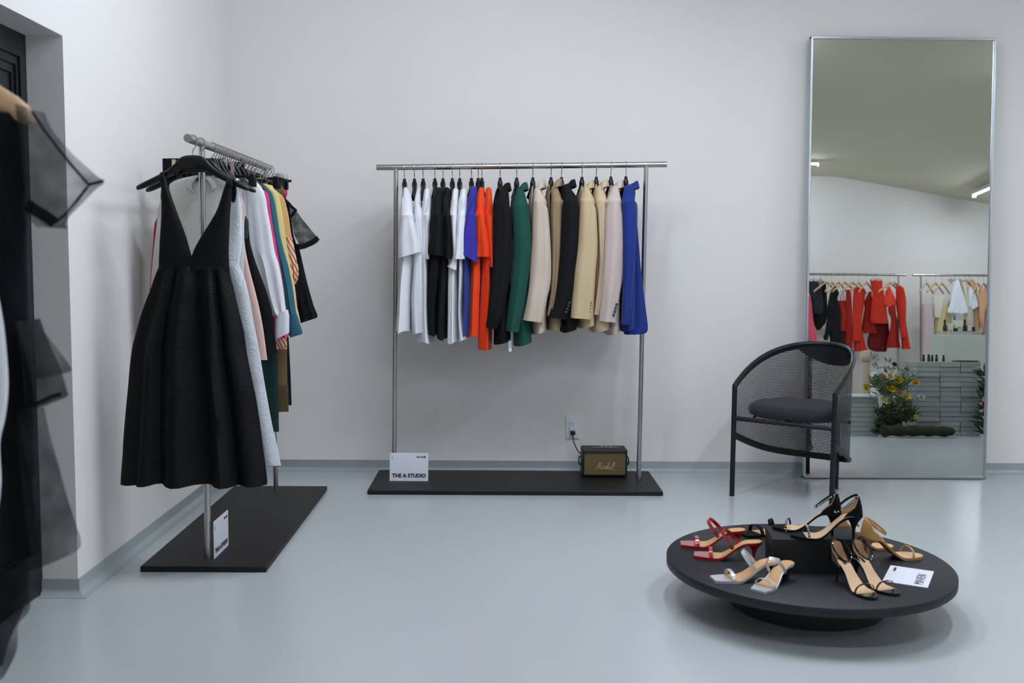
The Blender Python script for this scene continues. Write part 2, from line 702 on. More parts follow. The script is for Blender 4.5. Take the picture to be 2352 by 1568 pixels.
def clip_hanger(loc, rot, label, group, half=.17, m=None, zb=-.07, bar=.012, wood=False, rail_a=PI / 2):
    o = thing('clip_hanger', label, 'hanger', loc, rot, group)
    b = MB(); b.box((0, 0, zb), (.012, half * 2, .022 if wood else bar)); b.build('bar', m or M_black_plastic, o, local=True, bevel=.003)
    h = MB(); h.tube(hook_pts(zb),   .0023, 7); h.build('hook', M_chrome, o, local=True).rotation_euler.z = rail_a - rot
    for s in (-1, 1):
        c = MB(); y = s * (half - .03)
        c.box((-.012, y, zb - .016), (.007, .026, .05)); c.box((.012, y, zb - .016), (.007, .026, .05))
        cl = c.build('clip', m if (m and not wood) else M_black_plastic if not wood else M_chrome, o, local=True, bevel=.0015, seg=1)
        k = MB()
        k.tube([(-.016, y - .008, zb + .004), (-.022, y - .008, zb + .02), (0, y - .008, zb + .03), (.022, y - .008, zb + .02), (.016, y - .008, zb + .004)], .0014, 6)
        k.tube([(-.016, y + .008, zb + .004), (-.022, y + .008, zb + .02), (0, y + .008, zb + .03), (.022, y + .008, zb + .02), (.016, y + .008, zb + .004)], .0014, 6)
        k.build('spring', M_chrome, cl, local=True)
    return o

# ------------------------------------------------------------------ garments on the back rack
K6 = crop(1100, 350, .30605)
K5 = crop(840, 350, .30604)
G_TOP, G_BLZ = 'short sleeved tops on the back rack', 'blazers on the back rack'
YN, YM = 4.845, 5.03

HK = [929, 952, 972, 999, 1017.5, 1039, 1056, 1083, 1098.6, 1107, 1149, 1187, 1224, 1266, 1290, 1337, 1370, 1403.6, 1438]
NAMES = ['white top nearest the left post', 'second white top from the left post', 'white top next to the black tops', 'left black top', 'right black top',
         'white top right of the black tops', 'white top left of the violet top', 'violet top', 'left orange top', 'right orange top',
         'black blazer next to the orange tops', 'green blazer', 'light beige blazer beside green one', 'tan blazer', 'black blazer between tan and cream ones',
         'cream blazer with dark cuff buttons', 'narrow ivory blazer', 'pinkish beige blazer', 'blue blazer']
random.seed(3)
for i, px in enumerate(HK):
    x = at_y(px, 382, RY).x
    hg = hanger((x, RY, rz(x)), math.radians(7 if i < 10 else 14) + random.uniform(-.04, .04), 'black hanger carrying the ' + NAMES[i] + ' on back rack', 'black hangers on the back rack')
    for ch_ in hg.children:
        if ch_.name.startswith('body'):
            ch_.scale = (1, .52 if i > 9 else .8, 1)


def body_z(px, y, Y):
    return at_y(px, y, Y)


def yoke(rows, y0, y1, hd0, hd1, seed):
    """sloping shoulder between the neck (far) and the near sleeve head"""
    mb = MB(); rings = []
    n, per = 32, 5
    m = (len(rows) - 1) * per
    for k in range(m + 1):
        s = k / m
        q = catmull([tuple(r[:3]) for r in rows], k / per)
        Y = y0 + (y1 - y0) * s ** .8
        hd = hd0 + (hd1 - hd0) * s
        pl, pr = at_y(q[1], q[0], Y), at_y(q[2], q[0], Y)
        c, hw, z = (pl.x + pr.x) / 2, (pr.x - pl.x) / 2, (pl.z + pr.z) / 2
        ring = []
        for j in range(n):
            a = 2 * PI * j / n
            ca, sa = math.cos(a), math.sin(a)
            u = math.copysign(abs(ca) ** .88, ca); v = math.copysign(abs(sa) ** .88, sa)
            ring.append(Vector((c + hw * u + .002 * noise.noise(Vector((v, z * 12, seed))), Y + hd * v + .003 * noise.noise(Vector((u * 2, z * 14, seed + 4))), z + .006 * (1 - u * u) * (1 - s))))
        rings.append(ring)
    mb.loft(rings)
    return mb


def split_rows(sl, ys, shrink=(10, 4)):
    up = [r for r in sl if r[0] < ys]
    nxt = [r for r in sl if r[0] >= ys]
    a, b = up[-1], nxt[0]
    f = (ys - a[0]) / (b[0] - a[0])
    mid = (ys, a[1] + (b[1] - a[1]) * f, a[2] + (b[2] - a[2]) * f)
    w = mid[2] - mid[1]
    up = up + [mid, (ys + 3, mid[1] + 1, mid[2] - 1)]
    low = [(ys - 5, mid[1] + w * .05, mid[2] - w * .04), (ys - 1, mid[1] + w * .015, mid[2] - w * .01), (ys + 7, mid[1], mid[2])] + [r for r in nxt if r[0] > ys + 16]
    return up, low


def tee(i, colr, label, sleeve, body, dy=0, mcol=None, seed=0, yn=None):
    m = fabric(colr[0], colr[1], .8, bump=.15, sheen=.02 if 'black' in colr[0] else .12)
    sl, bd = K5(sleeve), K5(body)
    hx = at_y(HK[i], 382, RY).x
    o = thing('t_shirt', label, 'top', (hx, RY, at_y(HK[i], 770, RY).z), group=G_TOP)
    yn = yn or YN + .004 * (i % 3)
    # body: shoulders run away from the camera
    b = MB()
    top = at_y(sl[0][1] + 2, sl[0][0] + 2, YM)
    xs = [(at_y(r[1], r[0], YM - .1).x, at_y(r[2], r[0], YM - .1).x, at_y((r[1] + r[2]) / 2, r[0], YM - .1).z) for r in bd]
    tx0, tx1 = at_y(sl[0][1], 430, YM).x, at_y(sl[0][2], 430, YM).x
    tz = at_y(sl[0][1], sl[0][0] + 4, YM).z
    ctrl = [(tx0 + .01, tx1 - .01, tz, .07), (tx0, tx1, tz - .02, .12), (tx0 - .002, tx1 + .002, tz - .06, .17), (xs[0][0], xs[0][1], tz - .16, .19)]
    ctrl += [(a, c, z, .2) for a, c, z in xs]
    rings = []
    n, per = 36, 4
    for k in range((len(ctrl) - 1) * per + 1):
        x0, x1, z, h = catmull(ctrl, k / per)
        ring = []
        for j in range(n):
            a = 2 * PI * j / n
            ca, sa = math.cos(a), math.sin(a)
            u = math.copysign(abs(ca) ** .8, ca); v = math.copysign(abs(sa) ** .8, sa)
            X = (x0 + x1) / 2 + (x1 - x0) / 2 * u
            Yv = YM + .01 + h * v
            s = k / ((len(ctrl) - 1) * per)
            X += .006 * s * math.sin(v * 7 + i) + .004 * noise.noise(Vector((v * 2, z * 5, i * 3.1)))
            Yv += .012 * s * math.sin(u * 4 + i * 1.7)
            ring.append(Vector((X, Yv, z + .006 * s * math.sin(u * 3 + i))))
        rings.append(ring)
    b.loft(rings); b.build('shirt_body', mcol or m, o)
    up, low = split_rows(sl, 350 + 488 * .306)
    yoke(up, YM - .06, yn + .003, .05, .041, i).build('shoulder', m, o)
    s_ = MB()
    cloth(s_, low, yn - .0, .043, n=48, per=6, fold=(.006, 1.4, i), wr=.010, seed=i, ex=2.2, wsc=12)
    # the near sleeve is an open tube: its hem shows a darker mouth
    s_.build('sleeve', m, o)
    far = MB()
    cloth(far, [(r[0], r[1] + 4, r[2] - 4) + tuple(r[3:]) for r in sl[1:]], 5.2, .03, n=20, per=3, seed=i + 30)
    far.build('sleeve', m, o)
    nb = MB()
    pts = []
    cx = (tx0 + tx1) / 2
    for k in range(13):
        a = 2 * PI * k / 12
        pts.append(Vector((cx + (tx1 - tx0) * .36 * math.cos(a), YM + .055 * math.sin(a), tz + .004)))
    nb.tube(pts, .005, 8); nb.build('neckband', m, o)
    return o


WT = ('cotton_white', '#dedee2'); BT = ('cotton_black', '#0b0b0e'); OT = ('cotton_orange', '#e8400f')
tee(0, WT, 'white short sleeved top with wide sleeve, nearest the left post of back rack', [(275, 287, 323), (350, 270, 345), (500, 256, 365), (650, 247, 395), (770, 245, 415, -50)], [(800, 258, 368), (1000, 245, 340), (1200, 232, 335), (1342, 222, 335)])
tee(1, WT, 'white short sleeved top, second from the left post of back rack', [(278, 385, 410), (400, 358, 415), (600, 380, 430), (820, 385, 462)], [(900, 340, 460), (1100, 332, 465), (1352, 345, 468)], yn=YN + .05)
tee(2, WT, 'white short sleeved top hanging left against the two black tops', [(285, 440, 490), (400, 425, 492), (600, 435, 480), (800, 452, 482)], [(900, 400, 475), (1200, 395, 478), (1420, 380, 500)], yn=YN + .03)
tee(3, BT, 'black short sleeved top on the left of the black pair', [(275, 532, 573), (350, 502, 580), (500, 490, 582), (650, 478, 588), (770, 462, 592, 25)], [(820, 470, 590), (1100, 463, 545), (1365, 450, 542)])
tee(4, BT, 'black short sleeved top on the right of the black pair', [(275, 587, 633), (400, 578, 640), (600, 592, 652), (740, 590, 657), (800, 600, 645)], [(850, 560, 640), (1100, 545, 615), (1395, 540, 610)])
tee(5, WT, 'white short sleeved top hanging right against the black tops', [(285, 652, 700), (400, 635, 692), (600, 645, 685), (780, 650, 688), (870, 612, 680, 30)], [(900, 613, 690), (1200, 613, 690), (1420, 612, 697)])
tee(6, WT, 'white short sleeved top hanging left against the violet top', [(285, 712, 765), (400, 690, 760), (600, 683, 748), (800, 655, 748)], [(880, 690, 742), (1200, 695, 730), (1402, 690, 768)])
tee(7, ('cotton_violet', '#383097'), 'violet top with blue hem between the white and orange tops', [(265, 787, 833), (350, 765, 835), (450, 755, 832), (600, 728, 835), (720, 704, 845), (790, 705, 842, 85)], [(850, 728, 785), (1100, 724, 780), (1368, 718, 768)], mcol=fabric('cotton_blue', '#1e3590', .8))
tee(8, OT, 'bright orange short sleeved top on the left of the orange pair', [(275, 847, 888), (350, 830, 890), (500, 827, 895), (650, 827, 915), (782, 825, 936)], [(850, 785, 872), (1100, 775, 860), (1375, 763, 850)])
tee(9, OT, 'bright orange short sleeved top beside the black blazer, longest of the tops', [(275, 902, 943), (400, 893, 955), (600, 905, 958), (760, 925, 957), (860, 932, 956)], [(880, 868, 945), (1100, 860, 945), (1300, 850, 940), (1475, 848, 936)], yn=YN + .03)


def blazer(i, colr, label, sleeve, hem, hemy, seed=0, yn=None, buttons=None, bcol=None, btn=None, lin=False):
    m = fabric(colr[0], colr[1], .85, bump=.09, bscale=160, sheen=.02 if 'black' in colr[0] else .1)
    sl = K6(sleeve)
    hx = at_y(HK[i], 382, RY).x
    o = thing('blazer', label, 'blazer', (hx, RY, at_y(HK[i], hemy * .306 + 350, RY).z), group=G_BLZ)
    yn = yn or YN + .006 * (i % 3)
    # body, hollow shouldered trunk running away from the camera
    hy = K6([(hemy, hem[0], hem[1])])[0]
    top = sl[0]
    cx0 = at_y((top[1] + top[2]) / 2, top[0], YM).x
    tz = at_y(top[1], top[0], YM).z
    sh = sl[2]
    sx0, sx1 = at_y(sh[1] + 4, sh[0], YM).x, at_y(sh[2] - 4, sh[0], YM).x
    hx0, hx1, hz = at_y(hy[1], hy[0], YM - .12).x, at_y(hy[2], hy[0], YM - .12).x, at_y(hy[1], hy[0], YM - .12).z
    scx, hw = (sx0 + sx1) / 2, .038
    ctrl = [(cx0 - .016, cx0 + .016, tz - .035, .03), (cx0 - .02, cx0 + .02, tz - .06, .06), (scx - hw * .7, scx + hw * .7, tz - .10, .115), (scx - hw, scx + hw, tz - .15, .17),
            ((scx - hw + hx0) / 2, (scx + hw + hx1) / 2, (tz - .13 + hz) / 2, .18), (hx0, hx1, hz, .19)]
    b = MB(); rings = []; n, per = 36, 5
    for k in range((len(ctrl) - 1) * per + 1):
        x0, x1, z, h = catmull(ctrl, k / per)
        s = k / ((len(ctrl) - 1) * per)
        ring = []
        for j in range(n):
            a = 2 * PI * j / n
            ca, sa = math.cos(a), math.sin(a)
            u = math.copysign(abs(ca) ** .8, ca); v = math.copysign(abs(sa) ** .8, sa)
            X = (x0 + x1) / 2 + (x1 - x0) / 2 * u + .004 * noise.noise(Vector((v * 2, z * 4, i * 2.3)))
            Yv = YM + .012 + h * v + .006 * s * math.sin(u * 4 + i)
            ring.append(Vector((X, Yv, z + .012 * s * u)))
        rings.append(ring)
    b.loft(rings); b.build('jacket_body', m, o)
    up, low = split_rows(sl, 350 + (382 if i != 11 else 405) * .306)
    up_ = [(up[1][0] - 4, up[1][1] + 4, up[1][2] - 4), (up[1][0] + 3, up[1][1] + 1, up[1][2] - 1)] + up[2:]
    yoke(up_, YM - .04, yn + .010, .032, .03, i).build('shoulder', m, o)
    farm = yoke(up_, YM - .04, yn + .010, .032, .03, i)
    for v in farm.v:
        v.y = 2 * (YM + .012) - v.y
    farm.build('shoulder', m, o)
    s_ = MB(); cloth(s_, low, yn, .036, n=40, per=6, fold=(.006, 1.6, i * 2.1), wr=.0055, seed=i * 1.7, ex=2.15)
    s = s_.build('sleeve', m, o)
    f_ = MB(); cloth(f_, [(r[0], r[1] + 3, r[2] - 3) for r in sl[2:]], 5.21, .03, n=20, per=3, seed=i + 9)
    f_.build('sleeve', m, o)
    # collar: stand and fall around the neck, back (right) higher
    c = MB(); rr = []
    for k in range(31):
        t = -1 + 2 * k / 30
        a = math.radians(172 * t)
        ca, sa = math.cos(a), math.sin(a)
        q = max(0, (abs(t) - .42) / .58)
        drop = .009 * max(0, 1 - ca) + .105 * q ** 1.7
        fx_ = cx0 + .004 + .024 * ca - .022 * q ** 1.5
        fy = YM - .004 + (.074 + .012 * q) * (sa if q < .3 else math.copysign(max(abs(sa), .55 - .25 * q), sa))
        wd_f = .034 * (1 - .35 * q)
        ox, oy = .010 * ca - .006 * q, .024 * sa
        P = lambda g, h: Vector((fx_ + ox * g, fy + oy * g, tz + .002 - drop + h))
        rr.append([P(-.25, -.03), P(-.2, -.004), P(.25, .003), P(.6, -.004), P(1.25, -wd_f), P(1.05, -wd_f - .002), P(.35, -.012), P(.0, -.03)])
    c.loft(rr); c.build('collar', m, o, angle=70)
    for sd in (-1, 1):
        L = MB()
        y0 = YM - .005 + sd * .05
        pts = [Vector((cx0 - .03, y0 + sd * .01, tz - .02)), Vector((cx0 - .04, y0 + sd * .02, tz - .06)), Vector(((cx0 + scx) / 2 - .045, y0 + sd * .022, tz - .13)), Vector((scx - .043, y0 + sd * .004, tz - .22)), Vector((scx - .042, y0 - sd * .02, tz - .3))]
        L.strip(pts, Vector((.25, sd, .1)), [.03, .06, .07, .055, .02], .004)
        L.build('lapel', m, o, sub=1)
    # cuff buttons at the back seam of the near sleeve
    if buttons:
        bm_ = mat('button_' + colr[0] if bcol is None else 'button_dark', bcol or colr[1], .25, spec=.6)
        for bx, by in buttons:
            px, py = K6.pt(bx, by)
            e = sl[-1]
            q = MB(); c0 = at_y(px, py, yn - .031)
            q.lathe([(.0004, -.004), (.0055, -.004), (.0066, -.002), (.0066, .001), (.0045, .0032), (.0004, .0022)], c0, 12, Matrix.Rotation(PI / 2, 3, 'X'))
            q.build('button', bm_, o)
    return o


def btns(x0, y0, x1, y1, n=4):
    return [(x0 + (x1 - x0) * k / (n - 1), y0 + (y1 - y0) * k / (n - 1)) for k in range(n)]


bk = blazer(10, ('wool_black', '#0c0c0f'), 'black blazer hanging between the orange tops and the green blazer', [(235, 160, 212), (285, 145, 225), (370, 122, 228), (450, 113, 244), (700, 105, 250), (900, 95, 242), (1100, 75, 200), (1250, 57, 165), (1318, 50, 130, 16)], (110, 240), 1428, buttons=btns(140, 1215, 118, 1275), bcol='#3a3c40')
blazer(11, ('wool_green', '#174a3e'), 'dark green blazer right of the black blazer on back rack', [(232, 290, 340), (285, 275, 343), (380, 256, 366), (430, 248, 388), (700, 260, 395), (900, 250, 380), (1100, 230, 350), (1250, 210, 315), (1342, 202, 296, 12)], (262, 402), 1440, buttons=btns(308, 1220, 283, 1295), bcol='#1a3a34')
blazer(12, ('linen_beige', '#c3b2a2'), 'light beige blazer with dark cuff buttons right of the green blazer', [(218, 432, 464), (280, 408, 470), (350, 408, 500), (450, 405, 522), (700, 396, 538), (950, 380, 540), (1100, 360, 512), (1265, 330, 482, 20)], (400, 517), 1350, buttons=btns(458, 1150, 442, 1222), bcol='#17161c')
blazer(13, ('wool_tan', '#937d60'), 'tan brown blazer squeezed between the beige and black blazers', [(205, 558, 585), (270, 536, 600), (350, 545, 622), (500, 542, 620), (700, 545, 615), (1000, 540, 595), (1225, 512, 560, 10)], (520, 625), 1320, yn=YN + .035)
blazer(14, ('wool_black', '#0c0c0f'), 'black blazer hanging between the tan and cream blazers', [(210, 662, 684), (260, 625, 692), (350, 632, 742), (500, 625, 756), (800, 608, 746), (1000, 580, 722), (1150, 545, 692), (1245, 520, 665, 20)], (625, 742), 1338, buttons=btns(680, 1128, 655, 1196), bcol='#2a2c31')
blazer(15, ('wool_cream', '#bfaa86'), 'cream blazer with four dark cuff buttons in the middle of the blazers', [(218, 795, 828), (270, 772, 832), (350, 762, 862), (450, 756, 880), (700, 740, 892), (900, 716, 876), (1100, 698, 862), (1245, 688, 842, 12)], (752, 880), 1305, buttons=btns(835, 1127, 826, 1196), bcol='#14141a')
blazer(16, ('satin_ivory', '#c4b092'), 'narrow ivory blazer half hidden behind the pinkish beige blazer', [(208, 900, 935), (270, 872, 938), (350, 872, 958), (500, 888, 955), (800, 898, 942), (1000, 888, 932), (1215, 860, 905)], (848, 1000), 1333, yn=YN + .04)
blazer(17, ('linen_pink', '#c2b1aa'), 'pinkish beige blazer hanging left of the blue blazer', [(215, 1010, 1046), (270, 985, 1052), (350, 960, 1065), (500, 946, 1080), (700, 940, 1086), (900, 930, 1082), (1100, 912, 1052), (1268, 898, 1032, 14)], (968, 1062), 1357, buttons=btns(1034, 1140, 1012, 1222), bcol='#b5a59d')
blazer(18, ('wool_blue', '#1d317a'), 'royal blue blazer hanging last at the right post', [(222, 1128, 1156), (265, 1085, 1164), (350, 1073, 1170), (500, 1075, 1182), (800, 1080, 1170), (1000, 1080, 1155), (1150, 1074, 1140), (1290, 1068, 1120)], (1078, 1172), 1330, buttons=btns(1115, 1150, 1100, 1230), bcol='#1d2c62')

bl18 = bpy.data.objects['blazer.008']
s_ = MB(); cloth(s_, K6([(330, 1120, 1166), (450, 1125, 1178), (600, 1120, 1194), (900, 1110, 1218), (1200, 1095, 1256), (1340, 1085, 1264), (1365, 1095, 1200)]), 4.915, .022, n=36, per=5, fold=(.008, 2, 1), wr=.003)
s_.build('jacket_front', MATS['wool_blue'], bl18)

# price tag hanging from the black blazer
tg = MB(); a = at_y(1168, 782, YN); b = at_y(1175, 808, YN)
tg.box(((a + b) / 2), (abs(b.x - a.x), .002, abs(a.z - b.z)))
tg.build('price_tag', mat('tag_clear', '#a9acb2', .4), bk, smooth=False)
tg = MB(); a = at_y(1169, 798, YN - .003); b = at_y(1175, 807, YN - .003)
tg.box(((a + b) / 2), (abs(b.x - a.x), .001, abs(a.z - b.z)))
tg.build('price_sticker', M_card, bk, smooth=False)

# ------------------------------------------------------------------ garments on the left rack
GL = 'garments on the left rack'
S1 = crop(0, 0, .5102)
ST = crop(500, 340, .15306)
SU = crop(500, 560, .1659)
SV = crop(260, 680, .42105)


def jacquard(name, col):
    if name in MATS:
        return MATS[name]
    m = mat(name, col, .6, sheen=0.0, spec=.22)
    nt = m.node_tree
    b = nt.nodes['Principled BSDF']
    tc = nt.nodes.new('ShaderNodeTexCoord')
    n1 = nt.nodes.new('ShaderNodeTexNoise'); n1.inputs['Scale'].default_value = 9; n1.inputs['Detail'].default_value = 2
    nt.links.new(tc.outputs['Object'], n1.inputs['Vector'])
    ad = nt.nodes.new('ShaderNodeMixRGB'); ad.blend_type = 'ADD'; ad.inputs[0].default_value = .22
    nt.links.new(tc.outputs['Object'], ad.inputs[1]); nt.links.new(n1.outputs['Color'], ad.inputs[2])
    wv = nt.nodes.new('ShaderNodeTexNoise'); wv.inputs['Scale'].default_value = 17; wv.inputs['Detail'].default_value = 1.5; wv.inputs['Distortion'].default_value = 1.2
    nt.links.new(ad.outputs[0], wv.inputs['Vector'])
    r = nt.nodes.new('ShaderNodeValToRGB')
    r.color_ramp.elements[0].position = .44; r.color_ramp.elements[1].position = .56
    nt.links.new(wv.outputs['Fac'], r.inputs['Fac'])
    sm = nt.nodes.new('ShaderNodeMath'); sm.operation = 'PINGPONG'; sm.inputs[1].default_value = .1
    nt.links.new(wv.outputs['Fac'], sm.inputs[0])
    bp = nt.nodes.new('ShaderNodeBump'); bp.inputs['Strength'].default_value = .3; bp.inputs['Distance'].default_value = .03
    nt.links.new(sm.outputs[0], bp.inputs['Height'])
    nt.links.new(bp.outputs['Normal'], b.inputs['Normal'])
    return m


MJ = jacquard('jacquard_black', '#06080b')
MJW = jacquard('jacquard_white', '#d2d4da')


def rail_at(Y, dz=0):
    p = lrail(Y)
    return Vector((p.x, Y, p.z + dz))


# broad hanger prototype: shoulders along local Y, flat crest
mb = MB(); rings = []
n = 14
prof = [(0, -.052, .053), (.028, -.0535, .052), (.045, -.062, .044), (.06, -.081, .034), (.085, -.105, .027), (.133, -.129, .025), (.184, -.154, .022), (.200, -.164, .013)]
full = [(-y, a, b) for y, a, b in reversed(prof[1:])] + prof
for i in range(len(full)):
    y, top, th = full[i]
    wd = .007 + .009 * (abs(y) / .21)
    if abs(y) > .185: wd *= .6
    rings.append([Vector((wd * math.copysign(abs(math.cos(2 * PI * k / n)) ** .7, math.cos(2 * PI * k / n)), y, top - th / 2 + th / 2 * math.copysign(abs(math.sin(2 * PI * k / n)) ** .7, math.sin(2 * PI * k / n)))) for k in range(n)])
mb.loft(rings)
for s in (-1, 1):
    mb.box((0, s * .058, -.118), (.008, .02, .016))
hk = MB(); hk.tube(hook_pts(-.06), .0023, 7)


def wide_hanger(Y, label, off=(0, 0), rz_=0.0, k=(1, 1, 1)):
    p = rail_at(Y)
    loc = Vector((p.x + off[0], Y, p.z + off[1]))
    if 'wide' not in HANG:
        o = thing('clothes_hanger', label, 'hanger', loc, PI / 2 + rz_, 'black hangers on the left rack')
        mb.build('body', M_black_plastic, o, local=True, sub=1)
        hk.build('hook', M_chrome, o, local=True)
        HANG['wide'] = o
        return swivel(o, rz_)
    o = copy_tree(HANG['wide'])
    o.matrix_world = Matrix.Translation(loc) @ Matrix.Rotation(PI / 2 + rz_, 4, 'Z')
    for ch in o.children:
        if ch.name.startswith('body'):
            ch.scale = k
    XF[o.name] = o.matrix_world.copy()
    o['label'] = label
    return swivel(o, rz_)


YD = 3.528
wide_hanger(YD + .025, 'broad black hanger carrying the black V neck dress')
wide_hanger(YD + .078, 'broad black hanger carrying the white textured dress', off=(.012, -.004), rz_=-.05)


def pleated(mb, rows, Y, hd, seed=0, n=96, per=6, npl=8, amp=.017, proj=at_y, thick0=.012):
    """gathered skirt, deeper towards the hem, with soft irregular box pleats"""
    ctrl = [(proj(r[1], r[0], Y).x, proj(r[2], r[0], Y).x, proj((r[1] + r[2]) / 2, r[0], Y).z) for r in rows]
    rings = []
    m = (len(ctrl) - 1) * per
    rnd = random.Random(seed)
    ph = [rnd.uniform(-.5, .5) for _ in range(40)]
    for i in range(m + 1):
        x0, x1, z = catmull(ctrl, i / per)
        s = i / m
        ring = []
        for j in range(n):
            a = 2 * PI * j / n
            ca, sa = math.cos(a), math.sin(a)
            u = math.copysign(abs(ca) ** .9, ca); v = math.copysign(abs(sa) ** .9, sa)
            g = u * npl / 2 + .35 * math.sin(u * 5 + seed) + .15 * math.sin(u * 11 + s * 2)
            fo = math.sin(g * PI * 2 * .5) + .45 * math.sin(g * PI + 1.3)
            e = math.sqrt(max(0, 1 - u * u))
            A = amp * (.35 + .9 * s ** .8) * e
            x = (x0 + x1) / 2 + (x1 - x0) / 2 * u + amp * .6 * s * math.cos(g * PI) * e
            y = Y + (thick0 + (hd - thick0) * s ** .8) * v + A * fo
            nz = noise.noise(Vector((x * 14, z * 10, seed + v * .4)))
            y += .004 * nz
            ring.append(Vector((x, y, z + .003 * s * math.sin(g * PI) * e + (.008 * s * noise.noise(Vector((u * 3, seed, 0)))))))
        rings.append(ring)
    mb.loft(rings)


def vdress(Y, label, m, skirt, left, right, band, seed, hd, amp_=.017):
    base = at_y((skirt[-1][1] + skirt[-1][2]) / 2, skirt[-1][0], Y)
    o = thing('dress', label, 'dress', base, group=GL)
    for nm, rws in (('bodice_panel', left), ('bodice_panel', right)):
        b = MB(); cloth(b, rws, Y, .012, n=28, per=5, fold=(.003, 1, seed), wr=.0025, seed=seed, ex=2.6)
        b.build(nm, m, o)
    # shoulder straps looped over the hanger arms
    for rws in (left, right):
        q = MB()
        r = rws[0]
        a, c = at_y((r[1] + r[2]) / 2, r[0] + 10, Y), abs(at_y(r[2], r[0], Y).x - at_y(r[1], r[0], Y).x)
        pts = [a + Vector((0, -.012, -.01)), a + Vector((0, -.016, .012)), a + Vector((0, .0, .03)), a + Vector((0, .03, .028)), a + Vector((0, .046, .0)), a + Vector((0, .04, -.06))]
        q.strip(pts, Vector((1, 0, 0)), c, .003)
        q.build('shoulder_strap', m, o, sub=1)
    w = MB(); cloth(w, band, Y - .001, .0155, n=32, per=3, fold=(.001, 2, 0), wr=.001, seed=seed, lin_=True)
    w.build('waistband', m, o)
    s = MB(); pleated(s, skirt, Y, hd, seed, amp=amp_)
    s.build('skirt', m, o, angle=60)
    return o


vdress(YD, 'long black V neck dress with pleated skirt at the front of left rack', MJ,
       [(612, 365, 526), (640, 354, 531), (663, 346, 537), (714, 327, 549), (765, 312, 561), (811, 302, 567), (921, 291, 589), (1017, 283, 603), (1093, 278, 613), (1112, 277, 613)],
       [(403, 368, 380), (434, 371, 388), (485, 371, 406), (536, 368, 425), (566, 366, 434), (600, 365, 444)],
       [(418, 520, 536), (434, 514, 533), (485, 497, 529), (536, 467, 527), (566, 449, 526), (600, 436, 525)],
       [(588, 365, 526), (620, 364, 527)], 3, .036)
vdress(YD + .066, 'long white textured dress directly behind the black V neck dress', MJW,
       [(606, 374, 548), (640, 362, 562), (680, 352, 572), (740, 340, 583), (809, 330, 596), (900, 318, 611), (980, 308, 626), (1040, 303, 640), (1068, 300, 645)],
       [(412, 372, 380), (436, 374, 384), (486, 376, 398), (538, 376, 416), (568, 376, 424), (612, 376, 440)],
       [(418, 538, 548), (440, 538, 551), (486, 522, 554), (538, 494, 556), (568, 476, 554), (612, 456, 548)],
       [(590, 376, 548), (612, 375, 548)], 8, .016, .007)


def mirror_l(Y, rows):
    """rows of (y, right edge) completed symmetrically about the rail"""
    out = []
    for r in rows:
        c = at_y(1000, r[0], Y)
        rx = lrail(Y).x
        xr = at_y(r[1], r[0], Y).x
        # pixel of the mirrored left edge, by linear relation at this depth
        k = (at_y(r[1] + 10, r[0], Y).x - xr) / 10
        out.append((r[0], r[1] - 2 * (xr - rx) / k, r[1]))
    return out


def garment(name, label, cat, Y, m, rows, part='garment_body', hd=.014, full=None, seed=0, fold=(.006, 4, 0), extra=None, hang='wide', sleeve=None, cuff=None, cm=None):
    rws = full or mirror_l(Y, rows)
    last = rws[-1]
    o = thing(name, label, cat, at_y((last[1] + last[2]) / 2, last[0], Y), group=GL)
    body = rws if sleeve is None else [(r[0], r[1] + (18 if i > 3 else 2), r[2] - (18 if i > 3 else 2)) for i, r in enumerate(rws[:-1])]
    b = MB(); cloth(b, body, Y, hd, n=48, per=4, fold=fold, wr=.003, seed=seed)
    b.build(part, m, o)
    if sleeve:
        for sd in (0, 1):
            s = MB()
            rr = [(y, xr - w, xr) + ((dy,) if dy else ()) for (y, xr, w, dy) in sleeve]
            if sd:
                rr2 = []
                for r in rr:
                    q = mirror_l(Y, [(r[0], r[2])])[0]
                    rr2.append((r[0], q[1], q[1] + (r[2] - r[1])))
                rr = rr2
            cloth(s, rr, Y - .004 + .008 * sd, hd * 1.25, n=28, per=5, fold=(.006, 2.4, seed), wr=.004, seed=seed + sd)
            s.build('sleeve', m, o)
            if cuff and not sd:
                c = MB(); cloth(c, cuff, Y - .005, hd * 1.4, n=24, per=3, fold=(.002, 1, 0), wr=.001, seed=seed, lin_=True, ex=2.8)
                cf = c.build('cuff', cm or m, o)
    if hang == 'wide':
        wide_hanger(Y, 'broad black hanger carrying the ' + hang_words[name + str(seed)], k=(.8, .38 if Y < 4.15 else .48, .75))
    return o


hang_words = {'blouse1': 'off white collared blouse', 'dress2': 'blush sleeveless dress', 'dress3': 'black dress with green shoulder', 'shirt4': 'long white shirt', 'shirt5': 'hot pink shirt', 'shirt6': 'teal shirt', 'shirt7': 'yellow shirt', 'top8': 'orange striped top', 'dress9': 'black dress with sheer sleeves', 'dress10': 'red dress', 'top11': 'magenta top'}

